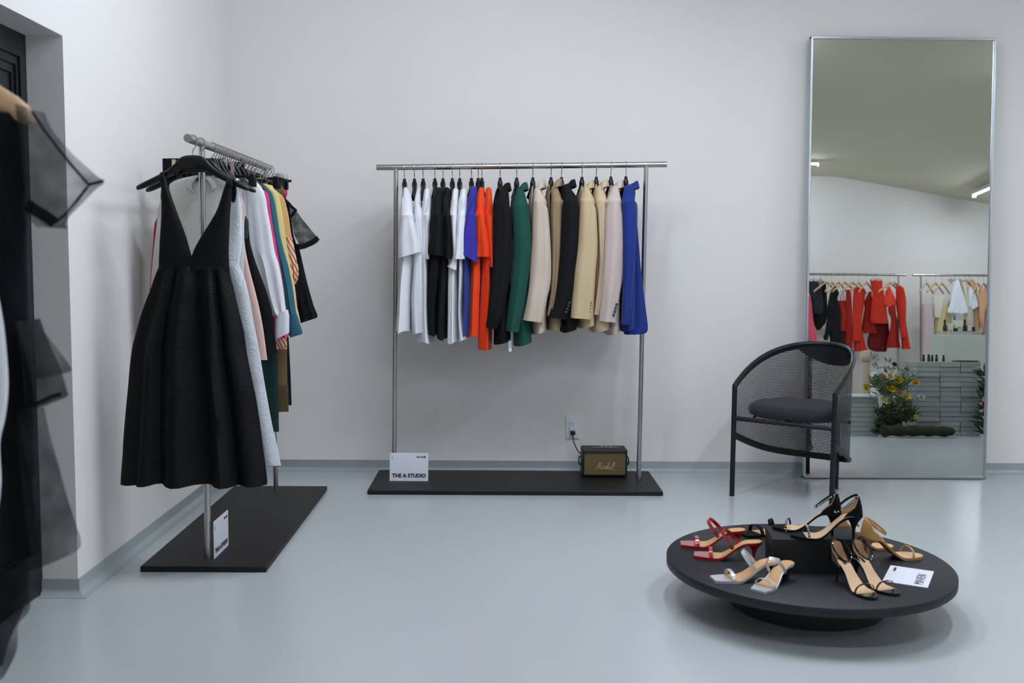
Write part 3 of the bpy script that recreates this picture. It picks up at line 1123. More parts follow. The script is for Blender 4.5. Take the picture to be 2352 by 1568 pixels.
# off white blouse seen through the V necks, round collar
Yb = 3.87
M_off = fabric('off_white_cotton', '#bdbab5', .85, bump=.12)
bl = garment('blouse', 'off white collared blouse seen through the V neck of black dress', 'blouse', Yb, M_off, None, full=[(404, 446, 508), (412, 410, 526), (428, 386, 545), (470, 366, 556), (540, 357, 560), (620, 349, 560), (700, 344, 560), (800, 346, 556)], seed=1, hd=.022)
for sd in (0, 1):
    c = MB()
    pts = [at_y(x, y, Yb - .03) for x, y in (((446, 400), (432, 412), (424, 430), (440, 442)) if sd == 0 else ((474, 401), (492, 412), (502, 432), (482, 440)))]
    c.loft([[p, p + Vector((.022 * (1 if sd == 0 else -1), -.004, -.006)), p + Vector((.022 * (1 if sd == 0 else -1), .004, -.006)), p + Vector((0, .006, 0))] for p in pts])
    c.build('collar', M_off, bl, sub=1)
for yy in (470, 520, 570):
    q = MB(); q.lathe([(.0004, -.002), (.005, -.002), (.005, .001), (.0004, .002)], at_y(470, yy, Yb - .034), 10, Matrix.Rotation(PI / 2, 3, 'X')); q.build('button', M_white_plastic, bl)

# red dress, only its edge shows by the wall
garment('dress', 'dark red dress showing as a narrow strip beside left wall', 'dress', 3.93, fabric('red_crepe', '#a8232c'), None, full=[(440, 440, 520), (470, 400, 550), (500, 360, 556), (560, 352, 556), (640, 345, 556), (700, 342, 556), (780, 342, 556)], seed=10)

# black skirt on the front clip hanger with cream hanging loops
Yc = 3.98
p = rail_at(Yc)
clip_hanger((p.x, Yc, p.z), PI / 2, 'black clip hanger carrying the black wide waist skirt', 'clip hangers on the left rack', half=.14, zb=-.095)
sk = thing('skirt', 'black wide waisted skirt with cream hanging loops on clip hanger behind the front dresses', 'skirt', at_y(450, 640, Yc), group=GL)
M_bk = fabric('black_suiting', '#090a0d', .85, sheen=.02)
b = MB(); cloth(b, [(364, 373, 524), (402, 374, 524), (440, 370, 528), (520, 366, 534), (640, 360, 542)], Yc, .014, n=40, per=4, fold=(.004, 3, 0), ex=3, lin_=True); b.build('skirt_body', M_bk, sk)
M_cr = fabric('cream_ribbon', '#c9b49c', .6)
for px, yt in ((399, 366), (518, 362)):
    b = MB()
    q = [at_y(px, y, Yc - .022) for y in (yt, 375, 390, 405)]
    b.strip(q, Vector((1, 0, 0)), .014, .002); b.build('hanging_loop', M_cr, sk)
b = MB(); q = [at_y(px, y, Yc - .03) for px, y in ((532, 372), (534, 385), (533, 400), (536, 412))]
b.strip(q, Vector((1, 0, 0)), .014, .002); b.build('hanging_loop', fabric('rose_ribbon', '#a98f8c', .6), sk)

garment('dress', 'blush pink sleeveless dress between the white dress and the black one', 'dress', 4.05, fabric('blush_linen', '#d0b0a6', .85), [(436, 545), (450, 553), (470, 561), (490, 563), (515, 561), (560, 562), (610, 571), (660, 584), (709, 596), (759, 605), (826, 614)], seed=2, fold=(.004, 3, 1))
M_dg = fabric('dark_green_satin', '#12352f', .5)
dd = garment('dress', 'black dress with dark green shoulder between the blush dress and white shirt', 'dress', 4.12, M_bk,
             [(490, 558), (502, 568), (520, 571), (560, 575), (610, 590), (660, 609), (709, 624), (759, 630), (812, 637)], seed=3)
b = MB(); cloth(b, [(500, 554, 566), (506, 554, 570.5), (524, 553, 571), (548, 553, 567)], 4.105, .012, n=20, per=3); b.build('shoulder_yoke', M_dg, dd)

M_ws = fabric('white_poplin', '#d6d6da', .75, bump=.15)
garment('shirt', 'long white shirt with buttoned cuff in the middle of left rack', 'shirt', 4.2, M_ws,
        [(404, 552), (416, 580), (430, 598), (447, 610), (520, 620), (610, 632), (700, 640), (777, 645)], seed=4, hd=.015,
        sleeve=[(418, 590, 34, 0), (432, 602, 44, 0), (455, 611, 50, 0), (478, 614, 52, 0), (524, 622, 56, 0), (579, 631, 60, 0), (610, 641, 62, 0), (660, 650, 60, 0), (709, 656, 48, 0), (724, 660, 40, 0)],
        cuff=[(716, 636, 661, -10), (732, 632, 664, -14), (768, 632, 664, -14), (772, 633, 663, -14)])
garment('shirt', 'hot pink shirt between the white and teal shirts', 'shirt', 4.27, fabric('hot_pink', '#d0306e', .75),
        [(420, 560), (430, 590), (447, 614), (560, 625), (700, 640), (778, 648)], seed=5,
        sleeve=[(432, 600, 30, 0), (447, 616, 36, 0), (478, 620, 40, 0), (524, 627.5, 40, 0), (579, 637, 40, 0), (610, 643, 42, 0), (660, 651, 44, 0), (709, 657, 44, 0), (745, 661, 40, 0), (776, 663, 34, -5)])
M_te = fabric('teal_cotton', '#2d5b6c', .75)
garment('shirt', 'teal shirt between the hot pink and yellow shirts', 'shirt', 4.34, M_te,
        [(420, 570), (430, 600), (447, 622), (560, 640), (700, 650), (760, 655)], seed=6,
        sleeve=[(428, 606, 30, 0), (440, 622, 36, 0), (459, 630, 38, 0), (493, 636, 38, 0), (539, 643, 40, 0), (579, 653, 42, 0), (610, 662, 42, 0), (660, 672, 40, 0), (709, 679, 38, 0), (728, 682, 30, 0)],
        cuff=[(722, 660, 682, -2), (766, 666, 695, -8), (771, 667, 694, -8)])
garment('shirt', 'pale yellow shirt between the teal shirt and the orange striped top', 'shirt', 4.42, fabric('pale_yellow', '#d2bf7c', .75),
        [(404, 566), (415, 590), (425, 612), (438, 632), (560, 645), (700, 655), (758, 660)], seed=7,
        sleeve=[(422, 614, 30, 0), (434, 630, 36, 0), (447, 640, 38, 0), (493, 649, 38, 0), (539, 655, 40, 0), (610, 667, 42, 0), (660, 677, 38, 0), (709, 683, 34, 0), (752, 692, 30, -6)])

# orange striped top with frilled sleeve
m_st = bpy.data.materials.new('orange_stripe'); m_st.use_nodes = True
nt = m_st.node_tree; bs = nt.nodes['Principled BSDF']; bs.inputs['Roughness'].default_value = .8
tcn = nt.nodes.new('ShaderNodeTexCoord'); wv = nt.nodes.new('ShaderNodeTexWave'); wv.inputs['Scale'].default_value = 22; wv.inputs['Distortion'].default_value = .6
mpn = nt.nodes.new('ShaderNodeMapping'); mpn.inputs['Rotation'].default_value = (0, .5, 0)
nt.links.new(tcn.outputs['Object'], mpn.inputs['Vector']); nt.links.new(mpn.outputs['Vector'], wv.inputs['Vector'])
cr_ = nt.nodes.new('ShaderNodeValToRGB'); cr_.color_ramp.elements[0].color = (*lin('#c4542f'), 1); cr_.color_ramp.elements[1].color = (*lin('#d8c3ae'), 1)
cr_.color_ramp.elements[0].position = .3; cr_.color_ramp.elements[1].position = .45
nt.links.new(wv.outputs['Fac'], cr_.inputs['Fac']); nt.links.new(cr_.outputs['Color'], bs.inputs['Base Color'])
tp = garment('top', 'tan and orange striped top with frilled sleeve next to the yellow shirt', 'top', 4.5, fabric('tan_orange', '#c79c68', .8),
             [(436, 620), (444, 638), (460, 650), (560, 660), (700, 655), (790, 650)], seed=8,
             sleeve=[(442, 640, 24, 0), (455, 652, 30, 0), (493, 662, 34, 0), (539, 669, 36, 0), (579, 677, 34, 0), (600, 681, 32, 0)])
b = MB(); cloth(b, [(545, 655, 671), (579, 656, 677.5), (600, 659, 682), (621, 663, 686), (640, 668, 684), (652, 670, 679)], 4.478, .013, n=28, fold=(.008, 4, 0)); b.build('frill', m_st, tp)
b = MB(); cloth(b, [(770, 620, 658), (785, 622, 659), (801, 626, 660)], 4.49, .016, n=28, fold=(.006, 6, 0)); b.build('hem_frill', m_st, tp)

# black dress with sheer organza sleeves
M_org = sheer('organza_black', '#0b0c10', .42, 30)
bd = garment('dress', 'black dress with sheer organza sleeve nearest the back wall', 'dress', 4.58, M_bk,
             [(420, 610), (440, 640), (461, 660), (493, 666), (539, 674), (575, 684), (640, 688), (700, 684), (770, 670)], seed=9)
b = MB(); cloth(b, [(459, 657, 661), (478, 660, 676), (500, 665, 692), (522, 670, 710), (545, 678, 728), (556, 684, 730, 0), (566, 687, 712), (573, 688, 694)], 4.565, .02, n=28, per=5, fold=(.004, 2, 0), ex=2); b.build('sheer_sleeve', M_org, bd)
b = MB(); q = [at_y(x, y, 4.54) for x, y in ((686, 567), (700, 564), (716, 557), (731, 546))]
b.strip(q, Vector((.25, 0, 1)), .022, .004); b.build('sleeve_hem', M_bk, bd)
b = MB(); q = [at_y(x, y, 4.545) for x, y in ((661, 465), (670, 475), (680, 483))]
b.strip(q, Vector((.3, 0, 1)), .012, .003)
q = [at_y(x, y, 4.545) for x, y in ((680, 481), (673, 491), (665, 500))]
b.strip(q, Vector((1, 0, .4)), .014, .003); b.build('sleeve_seam', M_bk, bd)
b = MB(); cloth(b, [(560, 664, 685), (600, 668, 694), (650, 674, 706), (700, 682, 720), (728, 689, 729, -10), (736, 690, 727, -12)], 4.6, .02, n=28, per=4, fold=(.006, 2, 0)); b.build('under_sleeve', M_bk, bd)

# trousers and skirts on clip hangers behind
def clipped(name, label, cat, Y, m, rows, words, seed=0, half=.09, zb=-.055):
    p = rail_at(Y)
    clip_hanger((p.x, Y, p.z), PI / 2 + random.uniform(-.06, .06), 'black clip hanger carrying the ' + words, 'clip hangers on the left rack', half=half, zb=zb)
    o = thing(name, label, cat, at_y((rows[-1][1] + rows[-1][2]) / 2, rows[-1][0], Y), group=GL)
    b = MB(); cloth(b, rows, Y, .012, n=32, per=4, fold=(.005, 3, seed), seed=seed); b.build('garment_body', m, o)
    return o


clipped('trousers', 'dark green trousers hanging below the black dress', 'trousers', 4.16 + .5, fabric('dark_green', '#14312f', .8), [(420, 520, 610), (445, 518, 614), (600, 518, 620), (760, 535, 630), (827, 540, 637), (900, 540, 639), (991, 545, 641)], 'dark green trousers', 21)
oc = clipped('skirt', 'olive brown long skirt hanging behind the green trousers', 'skirt', 4.66 + .055, fabric('olive_brown', '#6f5c3d', .8), [(413, 540, 638), (440, 536, 655), (460, 536, 652), (600, 540, 655), (800, 545, 659), (880, 548, 660), (945, 552, 662)], 'olive brown skirt', 22)
b = MB(); cloth(b, [(885, 600, 662), (945, 602, 663)], 4.7, .012, n=24, lin_=True); b.build('hem_band', fabric('olive_dark', '#53432b', .8), oc)
clipped('trousers', 'black trousers showing at the far end of left rack', 'trousers', 4.775, fabric('trouser_black', '#0f0f18', .85), [(425, 560, 645), (460, 556, 655), (700, 560, 660), (850, 590, 667), (930, 600, 670)], 'black trousers', 23)
clipped('top', 'hot pink camisole at the far end of left rack', 'top', 4.825, fabric('hot_pink', '#d0306e', .75), [(422, 600, 655), (432, 598, 659), (446, 598, 660.5), (470, 598, 656), (600, 600, 650)], 'hot pink camisole', 24, half=.1)
for k, (Y, h, zb) in enumerate(((4.24, .08, -.07), (4.4, .075, -.085), (4.54, .07, -.085))):
    nm, colr, lb = (('trousers', '#15161b', 'black pleated trousers clipped behind the white shirt'), ('skirt', '#d2bf7c', 'pale yellow skirt clipped behind the hot pink shirt'), ('skirt', '#b9a78f', 'cream skirt clipped behind the yellow shirt'))[k]
    xe = (561, 600, 613)[k]
    yt = (372, 407, 419)[k]
    clipped(nm, lb, nm, Y, fabric('clip_cloth_%s' % colr[1:], colr, .8), [(yt, xe - 70, xe), (yt + 50, xe - 72, xe), (yt + 150, xe - 74, xe - 4), (yt + 280, xe - 78, xe - 6)], lb.split(' clipped')[0], 30 + k, half=h, zb=zb)

# further hangers crowded on the rail, their garments hidden between the others
for k, Y in enumerate((3.80, 3.835, 3.90, 3.955, 4.02, 4.085, 4.155, 4.225, 4.295, 4.36, 4.475, 4.61)):
    wide_hanger(Y, 'black hanger whose hook crowds the rail of the left rack', rz_=random.uniform(-.08, .08), k=(.7, .3, .75))

# ------------------------------------------------------------------ sign cards
def card(label, P, size, u, v, letters, name='sign_card', bend=0):
    """P lower left corner, u/v world directions, letters: (text, x, y, size, kwargs)"""
    P, u, v = Vector(P), Vector(u).normalized(), Vector(v).normalized()
    n = u.cross(v)
    o = thing(name, label, 'sign', P + u * size[0] / 2)
    b = MB()
    b.loft([[P + u * x + v * yy + n * z for x, z in ((0, 0), (size[0], 0), (size[0], -.002), (0, -.002))] for yy in (0, size[1])])
    b.build('card', M_card, o, smooth=False)
    for t, x, y, s, k in letters:
        lettering(t, s, M_ink, o, P + u * x + v * y + n * .0006, u, v, **k)
    return o


a, b_ = at_z(891, 1112, PT), at_z(981, 1112, PT)
a.y = b_.y = 4.995
wd = b_.x - a.x; ht = .143
card('white sign card reading THE A STUDIO standing at left post of back rack', (a.x, 4.995, PT + .0004), (wd, ht), (1, 0, 0), (0, .12, 1),
     [('THE A STUDIO', .013, .019, .0262, dict(offset=.0011, sx=.985)), ('BLOOM', wd * .70, ht - .025, .0125, dict(offset=.0003, sx=1.05)), ('L', .011, ht - .032, .022, dict(sx=.55))])
# card on the left rack, leaning in the first post
c0, c1 = at_z(485, 1284, PT), at_z(518, 1252, PT)
u = Vector((c1.x - c0.x, c1.y - c0.y, 0)); wl_ = u.length
card('white sign card reading THE A STUDIO standing at front post of left rack', (c0.x + .012, c0.y, PT + .0004), (wl_, .142), u, (.0, 0, 1),
     [('THE A STUDIO', .012, .018, .0235, dict(offset=.001, sx=1.0)), ('BLOOM', wl_ * .7, .118, .012, dict(offset=.0003)), ('L', .012, .108, .024, dict(sx=.55))])

# ------------------------------------------------------------------ wall socket and plug
sk = thing('wall_outlet', 'white double wall outlet above the speaker', 'outlet', at_y(1315, 1007, YB))
oa, ob = at_y(1299, 1007, YB), at_y(1331, 956, YB)
b = MB(); b.box2((oa.x, YB - .007, oa.z), (ob.x, YB, ob.z)); b.build('cover_plate', M_white_plastic, sk, bevel=.003)
ocx, ocz, oh = (oa.x + ob.x) / 2, (oa.z + ob.z) / 2, ob.z - oa.z
b = MB(); b.box((ocx, YB - .009, ocz), (.032, .006, .07)); b.build('socket_face', M_white_plastic, sk, bevel=.0015)
for s in (-1, 1):
    b = MB()
    for q in (-1, 1):
        b.box((ocx + q * .0065, YB - .0121, ocz + s * .019 + .005), (.002, .001, .008))
    b.build('slot', M_ink, sk, smooth=False)
    b = MB(); b.lathe([(.0025, -.0005), (.0025, .0005)], (ocx, YB - .0121, ocz + s * .019 - .007), 10, Matrix.Rotation(PI / 2, 3, 'X')); b.build('ground_hole', M_ink, sk)

# ------------------------------------------------------------------ speaker
M_tolex = mat('black_leatherette', '#141416', .5, bump=.25, bscale=600)
M_gold = mat('brass_gold', '#b9974f', .35, 1.0)
M_logo = mat('cream_gold_logo', '#d8c890', .4, .3)
SY = 5.10
s0, s1 = at_y(1337, 1107, SY), at_y(1441.5, 1050, SY)
sz0 = PT
sw, sx = s1.x - s0.x, (s0.x + s1.x) / 2
shh = .142
sp = thing('speaker', 'black box loudspeaker with gold striped grille on base plate of back rack', 'speaker', (sx, SY + .062, PT))
b = MB(); b.box((sx, SY + .065, PT + .004 + shh / 2), (sw, .13, shh)); b.build('cabinet', M_tolex, sp, bevel=.008, seg=3)
b = MB()
for q in (-1, 1):
    for t in (.02, .11):
        b.lathe([(.008, PT + .0003), (.008, PT + .006)], (sx + q * (sw / 2 - .02), SY + t, 0), 10)
b.build('feet', M_black_plastic, sp)
# grille: dark cloth with gold stripes and a gold piping frame
gx0, gx1, gz0, gz1 = sx - sw / 2 + .011, sx + sw / 2 - .011, PT + .018, PT + shh - .018
m_gr = bpy.data.materials.new('grille_cloth'); m_gr.use_nodes = True
nt = m_gr.node_tree; bs = nt.nodes['Principled BSDF']; bs.inputs['Roughness'].default_value = .7
tcn = nt.nodes.new('ShaderNodeTexCoord'); sep = nt.nodes.new('ShaderNodeSeparateXYZ'); mt = nt.nodes.new('ShaderNodeMath'); mt.operation = 'MULTIPLY'; mt.inputs[1].default_value = 1 / .0052
fr_ = nt.nodes.new('ShaderNodeMath'); fr_.operation = 'FRACT'; cr_ = nt.nodes.new('ShaderNodeValToRGB')
nt.links.new(tcn.outputs['Object'], sep.inputs[0]); nt.links.new(sep.outputs['Z'], mt.inputs[0]); nt.links.new(mt.outputs[0], fr_.inputs[0]); nt.links.new(fr_.outputs[0], cr_.inputs['Fac'])
cr_.color_ramp.elements[0].color = (*lin('#15110a'), 1); cr_.color_ramp.elements[1].color = (*lin('#8a7344'), 1)
cr_.color_ramp.elements[0].position = .42; cr_.color_ramp.elements[1].position = .58
nt.links.new(cr_.outputs['Color'], bs.inputs['Base Color'])
b = MB(); b.box2((gx0, SY - .002, gz0), (gx1, SY + .01, gz1)); gr = b.build('grille', m_gr, sp, smooth=False)
b = MB(); b.tube([(gx0, SY - .002, gz0), (gx1, SY - .002, gz0), (gx1, SY - .002, gz1), (gx0, SY - .002, gz1), (gx0, SY - .002, gz0)], .0011, 8); b.build('grille_piping', mat('old_brass', '#75603a', .5, .6), sp)
LOGO = [[(-.3, .12), (-.18, .02), (-.02, .1), (.12, .55), (.3, 1.0), (.36, 1.0), (.36, .5), (.40, .12), (.62, .7), (.78, 1.05), (.84, 1.0), (.76, .5), (.74, .1), (.84, .0), (.98, .14)],
        [(1.32, .46), (1.16, .52), (1.02, .32), (1.02, .08), (1.16, .0), (1.3, .2), (1.38, .5), (1.32, .12), (1.42, .0), (1.52, .16), (1.64, .54), (1.68, .46), (1.82, .44), (1.78, .14), (1.86, .0), (1.98, .16), (2.12, .56), (2.2, .3), (2.12, .02), (1.98, .06)],
        [(2.2, .06), (2.34, .3), (2.6, .95), (2.54, 1.04), (2.46, .8), (2.4, .0), (2.5, .34), (2.62, .46), (2.68, .38), (2.62, .06), (2.72, .02), (2.84, .18)],
        [(3.16, .46), (3.0, .52), (2.86, .32), (2.86, .08), (3.0, .0), (3.14, .2), (3.22, .5), (3.16, .12), (3.26, .0), (3.4, .2), (3.64, .95), (3.58, 1.04), (3.48, .8), (3.42, .1), (3.54, .0), (3.68, .2), (3.92, .95), (3.86, 1.04), (3.76, .8), (3.7, .1), (3.84, .0), (3.98, .12)]]
lw = (at_y(1410, 1072, SY).x - at_y(1367, 1072, SY).x)
lsc = lw / 4.3
lo_ = at_y(1367, 1077, SY)
b = MB()
for st in LOGO:
    n = (len(st) - 1) * 4
    pts = []
    for k in range(n + 1):
        q = catmull(st, k / 4)
        pts.append(Vector((lo_.x + (q[0] + .3 + q[1] * .32) * lsc, SY - .0045, lo_.z + q[1] * lsc * 1.55)))
    b.tube(pts, .0009, 6)
b.build('logo_lettering', M_logo, gr)
b = MB(); b.box((sx + .01, SY + .055, PT + shh + .0045), (sw * .62, .045, .003)); b.build('control_panel', mat('panel_black', '#0b0b0c', .3), sp, smooth=False)
for k in range(3):
    b = MB(); b.lathe([(.0065, 0), (.0065, .008), (.005, .0095), (.0005, .0095)], (sx - .012 + k * .0225, SY + .052, PT + shh + .005), 14); b.build('knob', mat('knob_metal', '#d6d4cf', .3, 1.0), sp)
b = MB(); b.box((sx + .062, SY + .052, PT + shh + .009), (.003, .012, .009)); b.build('power_switch', M_chrome, sp, smooth=False)
for s in (-1, 1):
    b = MB()
    pts = [Vector((sx + s * (sw / 2 + q), SY + .065, PT + z)) for q, z in ((.0, .10), (.010, .098), (.014, .08), (.013, .06), (.002, .055))]
    b.strip(pts, Vector((0, 1, 0)), .03, .004); b.build('carrying_strap', M_tolex, sp)
# mains lead from the outlet to the back of the speaker
pc = thing('power_cord', 'black power cord plugged in wall outlet running to the speaker', 'cord', (ocx, YB - .03, ocz - .019))
b = MB(); b.box((ocx, YB - .027, ocz - .024), (.026, .03, .02)); b.build('plug', M_black_plastic, pc, bevel=.004, seg=2)
e = at_y(1337, 1035, SY + .12)
ctrl = [(ocx, YB - .03, ocz - .03), (ocx + .002, YB - .045, ocz - .06), (ocx + .012, YB - .06, ocz - .09), (ocx + .035, YB - .09, ocz - .125), (e.x, SY + .145, e.z + .003), (e.x + .02, SY + .145, e.z - .02), (e.x + .03, SY + .138, PT + .07)]
b = MB(); b.tube([catmull(ctrl, k / 6) for k in range(6 * 6 + 1)], .0031, 8); b.build('cable', M_black_plastic, pc)

# ------------------------------------------------------------------ leaning mirror
m_mir = mat('mirror_glass', (.79, .815, .79), .0, 1.0)
M_alu = mat('mirror_aluminium', '#c0c5cc', .3, 1.0)
tl, tr, bl_, br = on_mirror(1849, 88), on_mirror(2279, 83), on_mirror(1853, 1100), on_mirror(2276, 1100)
mx0, mx1 = (tl.x + bl_.x) / 2 + .004, (tr.x + br.x) / 2 - .004
mz1 = (tl.z + tr.z) / 2 / math.cos(MIR_LEAN)
mz0 = .004
mo = thing('mirror', 'tall floor mirror with slim silver frame leaning on back wall', 'mirror', ((mx0 + mx1) / 2, MIR_Y, 0))
def mp(x, h, d):
    return Vector((x, MIR_Y, 0)) + MIR_UP * h + MIR_N * d
def mbox(mb, x0, x1, a, c, d0, d1):
    mb.loft([[mp(x0, h, d0), mp(x1, h, d0), mp(x1, h, d1), mp(x0, h, d1)] for h in (a, c)])
fw = .013
b = MB(); mbox(b, mx0 + fw * .6, mx1 - fw * .6, mz0 + fw * .6, mz1 - fw * .6, -.006, .0); b.build('glass', m_mir, mo, smooth=False)
b = MB(); mbox(b, mx0 + fw * .6, mx1 - fw * .6, mz0 + fw * .6, mz1 - fw * .6, -.02, -.0065); b.build('backing', M_house, mo, smooth=False)
for x0, x1, a, c in ((mx0, mx0 + fw, mz0, mz1), (mx1 - fw, mx1, mz0, mz1), (mx0, mx1, mz0, mz0 + fw), (mx0, mx1, mz1 - fw, mz1)):
    b = MB(); mbox(b, x0, x1, a, c, -.022, .008); b.build('frame', M_alu, mo, smooth=False, bevel=.002, seg=1)

# ------------------------------------------------------------------ armchair of perforated sheet
def perforated(name, col, pitch, r):
    m = bpy.data.materials.new(name); m.use_nodes = True
    nt = m.node_tree
    b = nt.nodes['Principled BSDF']; b.inputs['Base Color'].default_value = (*lin(col), 1); b.inputs['Roughness'].default_value = .45
    uv = nt.nodes.new('ShaderNodeUVMap'); uv.uv_map = 'UVMap'
    L = nt.links.new
    ds = []
    for off in (0, .5):
        mp_ = nt.nodes.new('ShaderNodeMapping')
        mp_.inputs['Scale'].default_value = (1 / pitch, 1 / (pitch * math.sqrt(3)), 1)
        mp_.inputs['Location'].default_value = (off, off, 0)
        L(uv.outputs[0], mp_.inputs['Vector'])
        fr = nt.nodes.new('ShaderNodeVectorMath'); fr.operation = 'FRACTION'; L(mp_.outputs[0], fr.inputs[0])
        sb = nt.nodes.new('ShaderNodeVectorMath'); sb.operation = 'SUBTRACT'; sb.inputs[1].default_value = (.5, .5, 0); L(fr.outputs[0], sb.inputs[0])
        ml = nt.nodes.new('ShaderNodeVectorMath'); ml.operation = 'MULTIPLY'; ml.inputs[1].default_value = (pitch, pitch * math.sqrt(3), 0); L(sb.outputs[0], ml.inputs[0])
        ln = nt.nodes.new('ShaderNodeVectorMath'); ln.operation = 'LENGTH'; L(ml.outputs[0], ln.inputs[0])
        ds.append(ln.outputs['Value'])
    mn = nt.nodes.new('ShaderNodeMath'); mn.operation = 'MINIMUM'; L(ds[0], mn.inputs[0]); L(ds[1], mn.inputs[1])
    lt = nt.nodes.new('ShaderNodeMath'); lt.operation = 'LESS_THAN'; lt.inputs[1].default_value = r; L(mn.outputs[0], lt.inputs[0])
    tr = nt.nodes.new('ShaderNodeBsdfTransparent'); mx = nt.nodes.new('ShaderNodeMixShader')
    L(lt.outputs[0], mx.inputs[0]); L(b.outputs[0], mx.inputs[1]); L(tr.outputs[0], mx.inputs[2]); L(mx.outputs[0], nt.nodes['Material Output'].inputs[0])
    return m


A0 = at_z(1681, 1138, 0)
cd = 4.5
B0 = Vector((at_y(1912, 1100, cd).x, cd, 0))
MID = (A0 + B0) / 2
HW = (B0 - A0).length / 2
SV_ = (B0 - A0).normalized()
TV_ = Vector((-SV_.y, SV_.x, 0))
def chp(s, t, z):
    return MID + SV_ * s + TV_ * t + Vector((0, 0, z))
ch = thing('armchair', 'black tub armchair of perforated sheet metal in front of the mirror', 'armchair', MID)
TB = .53
def ushape(w):
    th = PI * w
    c, s = math.cos(th), math.sin(th)
    a = HW + .012 * math.sin(th) ** .6
    return -a * math.copysign(abs(c) ** (2 / 2.3), c), TB * abs(s) ** (2 / 2.3)
raw = [ushape(i / 400) for i in range(401)]
cum = [0]
for i in range(400):
    cum.append(cum[-1] + math.hypot(raw[i + 1][0] - raw[i][0], raw[i + 1][1] - raw[i][1]))
LU = cum[-1]
def upt(q):
    d = q * LU
    import bisect
    i = min(max(bisect.bisect_right(cum, d) - 1, 0), 399)
    f = (d - cum[i]) / max(1e-9, cum[i + 1] - cum[i])
    return raw[i][0] + (raw[i + 1][0] - raw[i][0]) * f, raw[i][1] + (raw[i + 1][1] - raw[i][1]) * f
def zt_(q):
    k = 1 - abs(2 * q - 1)
    return .545 + .185 * (1 - (1 - min(1, k * 1.05)) ** 1.75)
def zb_(q):
    k = 1 - abs(2 * q - 1)
    return .295 - .155 * math.sin(PI / 2 * k) ** 1.1
M_perf = perforated('perforated_black', '#0f0f13', .0092, .0030)
NQ = 72
vs, uvs, fs = [], [], []
NZ = 10
for i in range(NQ + 1):
    q = i / NQ
    s, t = upt(q)
    for j in range(NZ + 1):
        z = zb_(q) + (zt_(q) - zb_(q)) * j / NZ
        vs.append(chp(s, t, z)); uvs.append((q * LU, z))
for i in range(NQ):
    for j in range(NZ):
        fs.append((i * (NZ + 1) + j, (i + 1) * (NZ + 1) + j, (i + 1) * (NZ + 1) + j + 1, i * (NZ + 1) + j + 1))
b = MB(); b.add(vs, fs, uvs); b.build('perforated_shell', M_perf, ch, uv=True, angle=80)
# plain margins of the sheet along rim, foot and front edges
def band(z0f, z1f, off, name, q0=0, q1=1):
    mb = MB(); rings = []
    for i in range(NQ + 1):
        q = q0 + (q1 - q0) * i / NQ
        s, t = upt(q)
        n = Vector((s, t - .2, 0)).normalized()
        P = lambda o, z: chp(s - n.x * o, t - n.y * o, z)
        rings.append([P(off, z0f(q)), P(off, z1f(q)), P(off - .003, z1f(q)), P(off - .003, z0f(q))])
    mb.loft(rings); return mb.build(name, M_black_metal, ch, angle=60)
band(lambda q: zt_(q) - .024, lambda q: zt_(q), .002, 'rim_band')
band(lambda q: zb_(q), lambda q: zb_(q) + .024, .002, 'hem_band')
cl = .545
band(lambda q: zt_(q) - .005 - .10 * max(0, 1 - ((q - cl) / .155) ** 2) ** .8, lambda q: zt_(q) - .002, .006, 'backrest_panel', cl - .155, cl + .155)
# tube rims and legs
rim = [chp(*upt(0), .525)] + [chp(*upt(i / NQ), zt_(i / NQ)) for i in range(0, NQ + 1)] + [chp(*upt(1), .525)]
b = MB(); b.tube(rim, .0125, 12); b.build('top_rail', M_black_metal, ch)
b = MB(); b.tube([chp(*upt(i / NQ), zb_(i / NQ)) for i in range(NQ + 1)], .010, 12); b.build('bottom_rail', M_black_metal, ch)
for s in (-1, 1):
    b = MB(); b.tube([chp(s * HW, 0, 0), chp(s * HW, 0, .54)], .0125, 12); b.build('front_leg', M_black_metal, ch)
D0 = at_z(1920, 1122, 0)
b = MB(); b.tube([D0, D0 + Vector((0, 0, .43))], .0115, 12); b.build('rear_leg', M_black_metal, ch)
b = MB(); b.tube([chp(-HW, 0, .385), chp(HW, 0, .385)], .0115, 12)
b.build('seat_rail', M_black_metal, ch)
b = MB(); b.tube([D0 + Vector((0, 0, .385)), chp(0.02, .25, .385), chp(0, 0, .385)], .009, 10)
b.tube([chp(-HW * .98, .24, .385), chp(HW * .98, .24, .385)], .009, 10)
b.tube([chp(-HW * .62, .0, .387), chp(-HW * .62, .04, .40)], .006, 8)
b.build('seat_support', M_black_metal, ch)
M_cush = fabric('charcoal_wool', '#2b2b32', .9, bump=.3, bscale=300)
rings = []
for rr, z in ((.55, .392), (.9, .396), (.98, .408), (1.0, .424), (.985, .44), (.93, .453), (.8, .461), (.5, .465), (.1, .466)):
    ring = []
    for k in range(40):
        a = 2 * PI * k / 40
        ca, sa = math.cos(a), math.sin(a)
        ring.append(chp((HW - .012) * rr * math.copysign(abs(ca) ** .75, ca), .208 + .215 * rr * math.copysign(abs(sa) ** .78, sa), z))
    rings.append(ring)
b = MB(); b.loft(rings); b.build('seat_cushion', M_cush, ch)

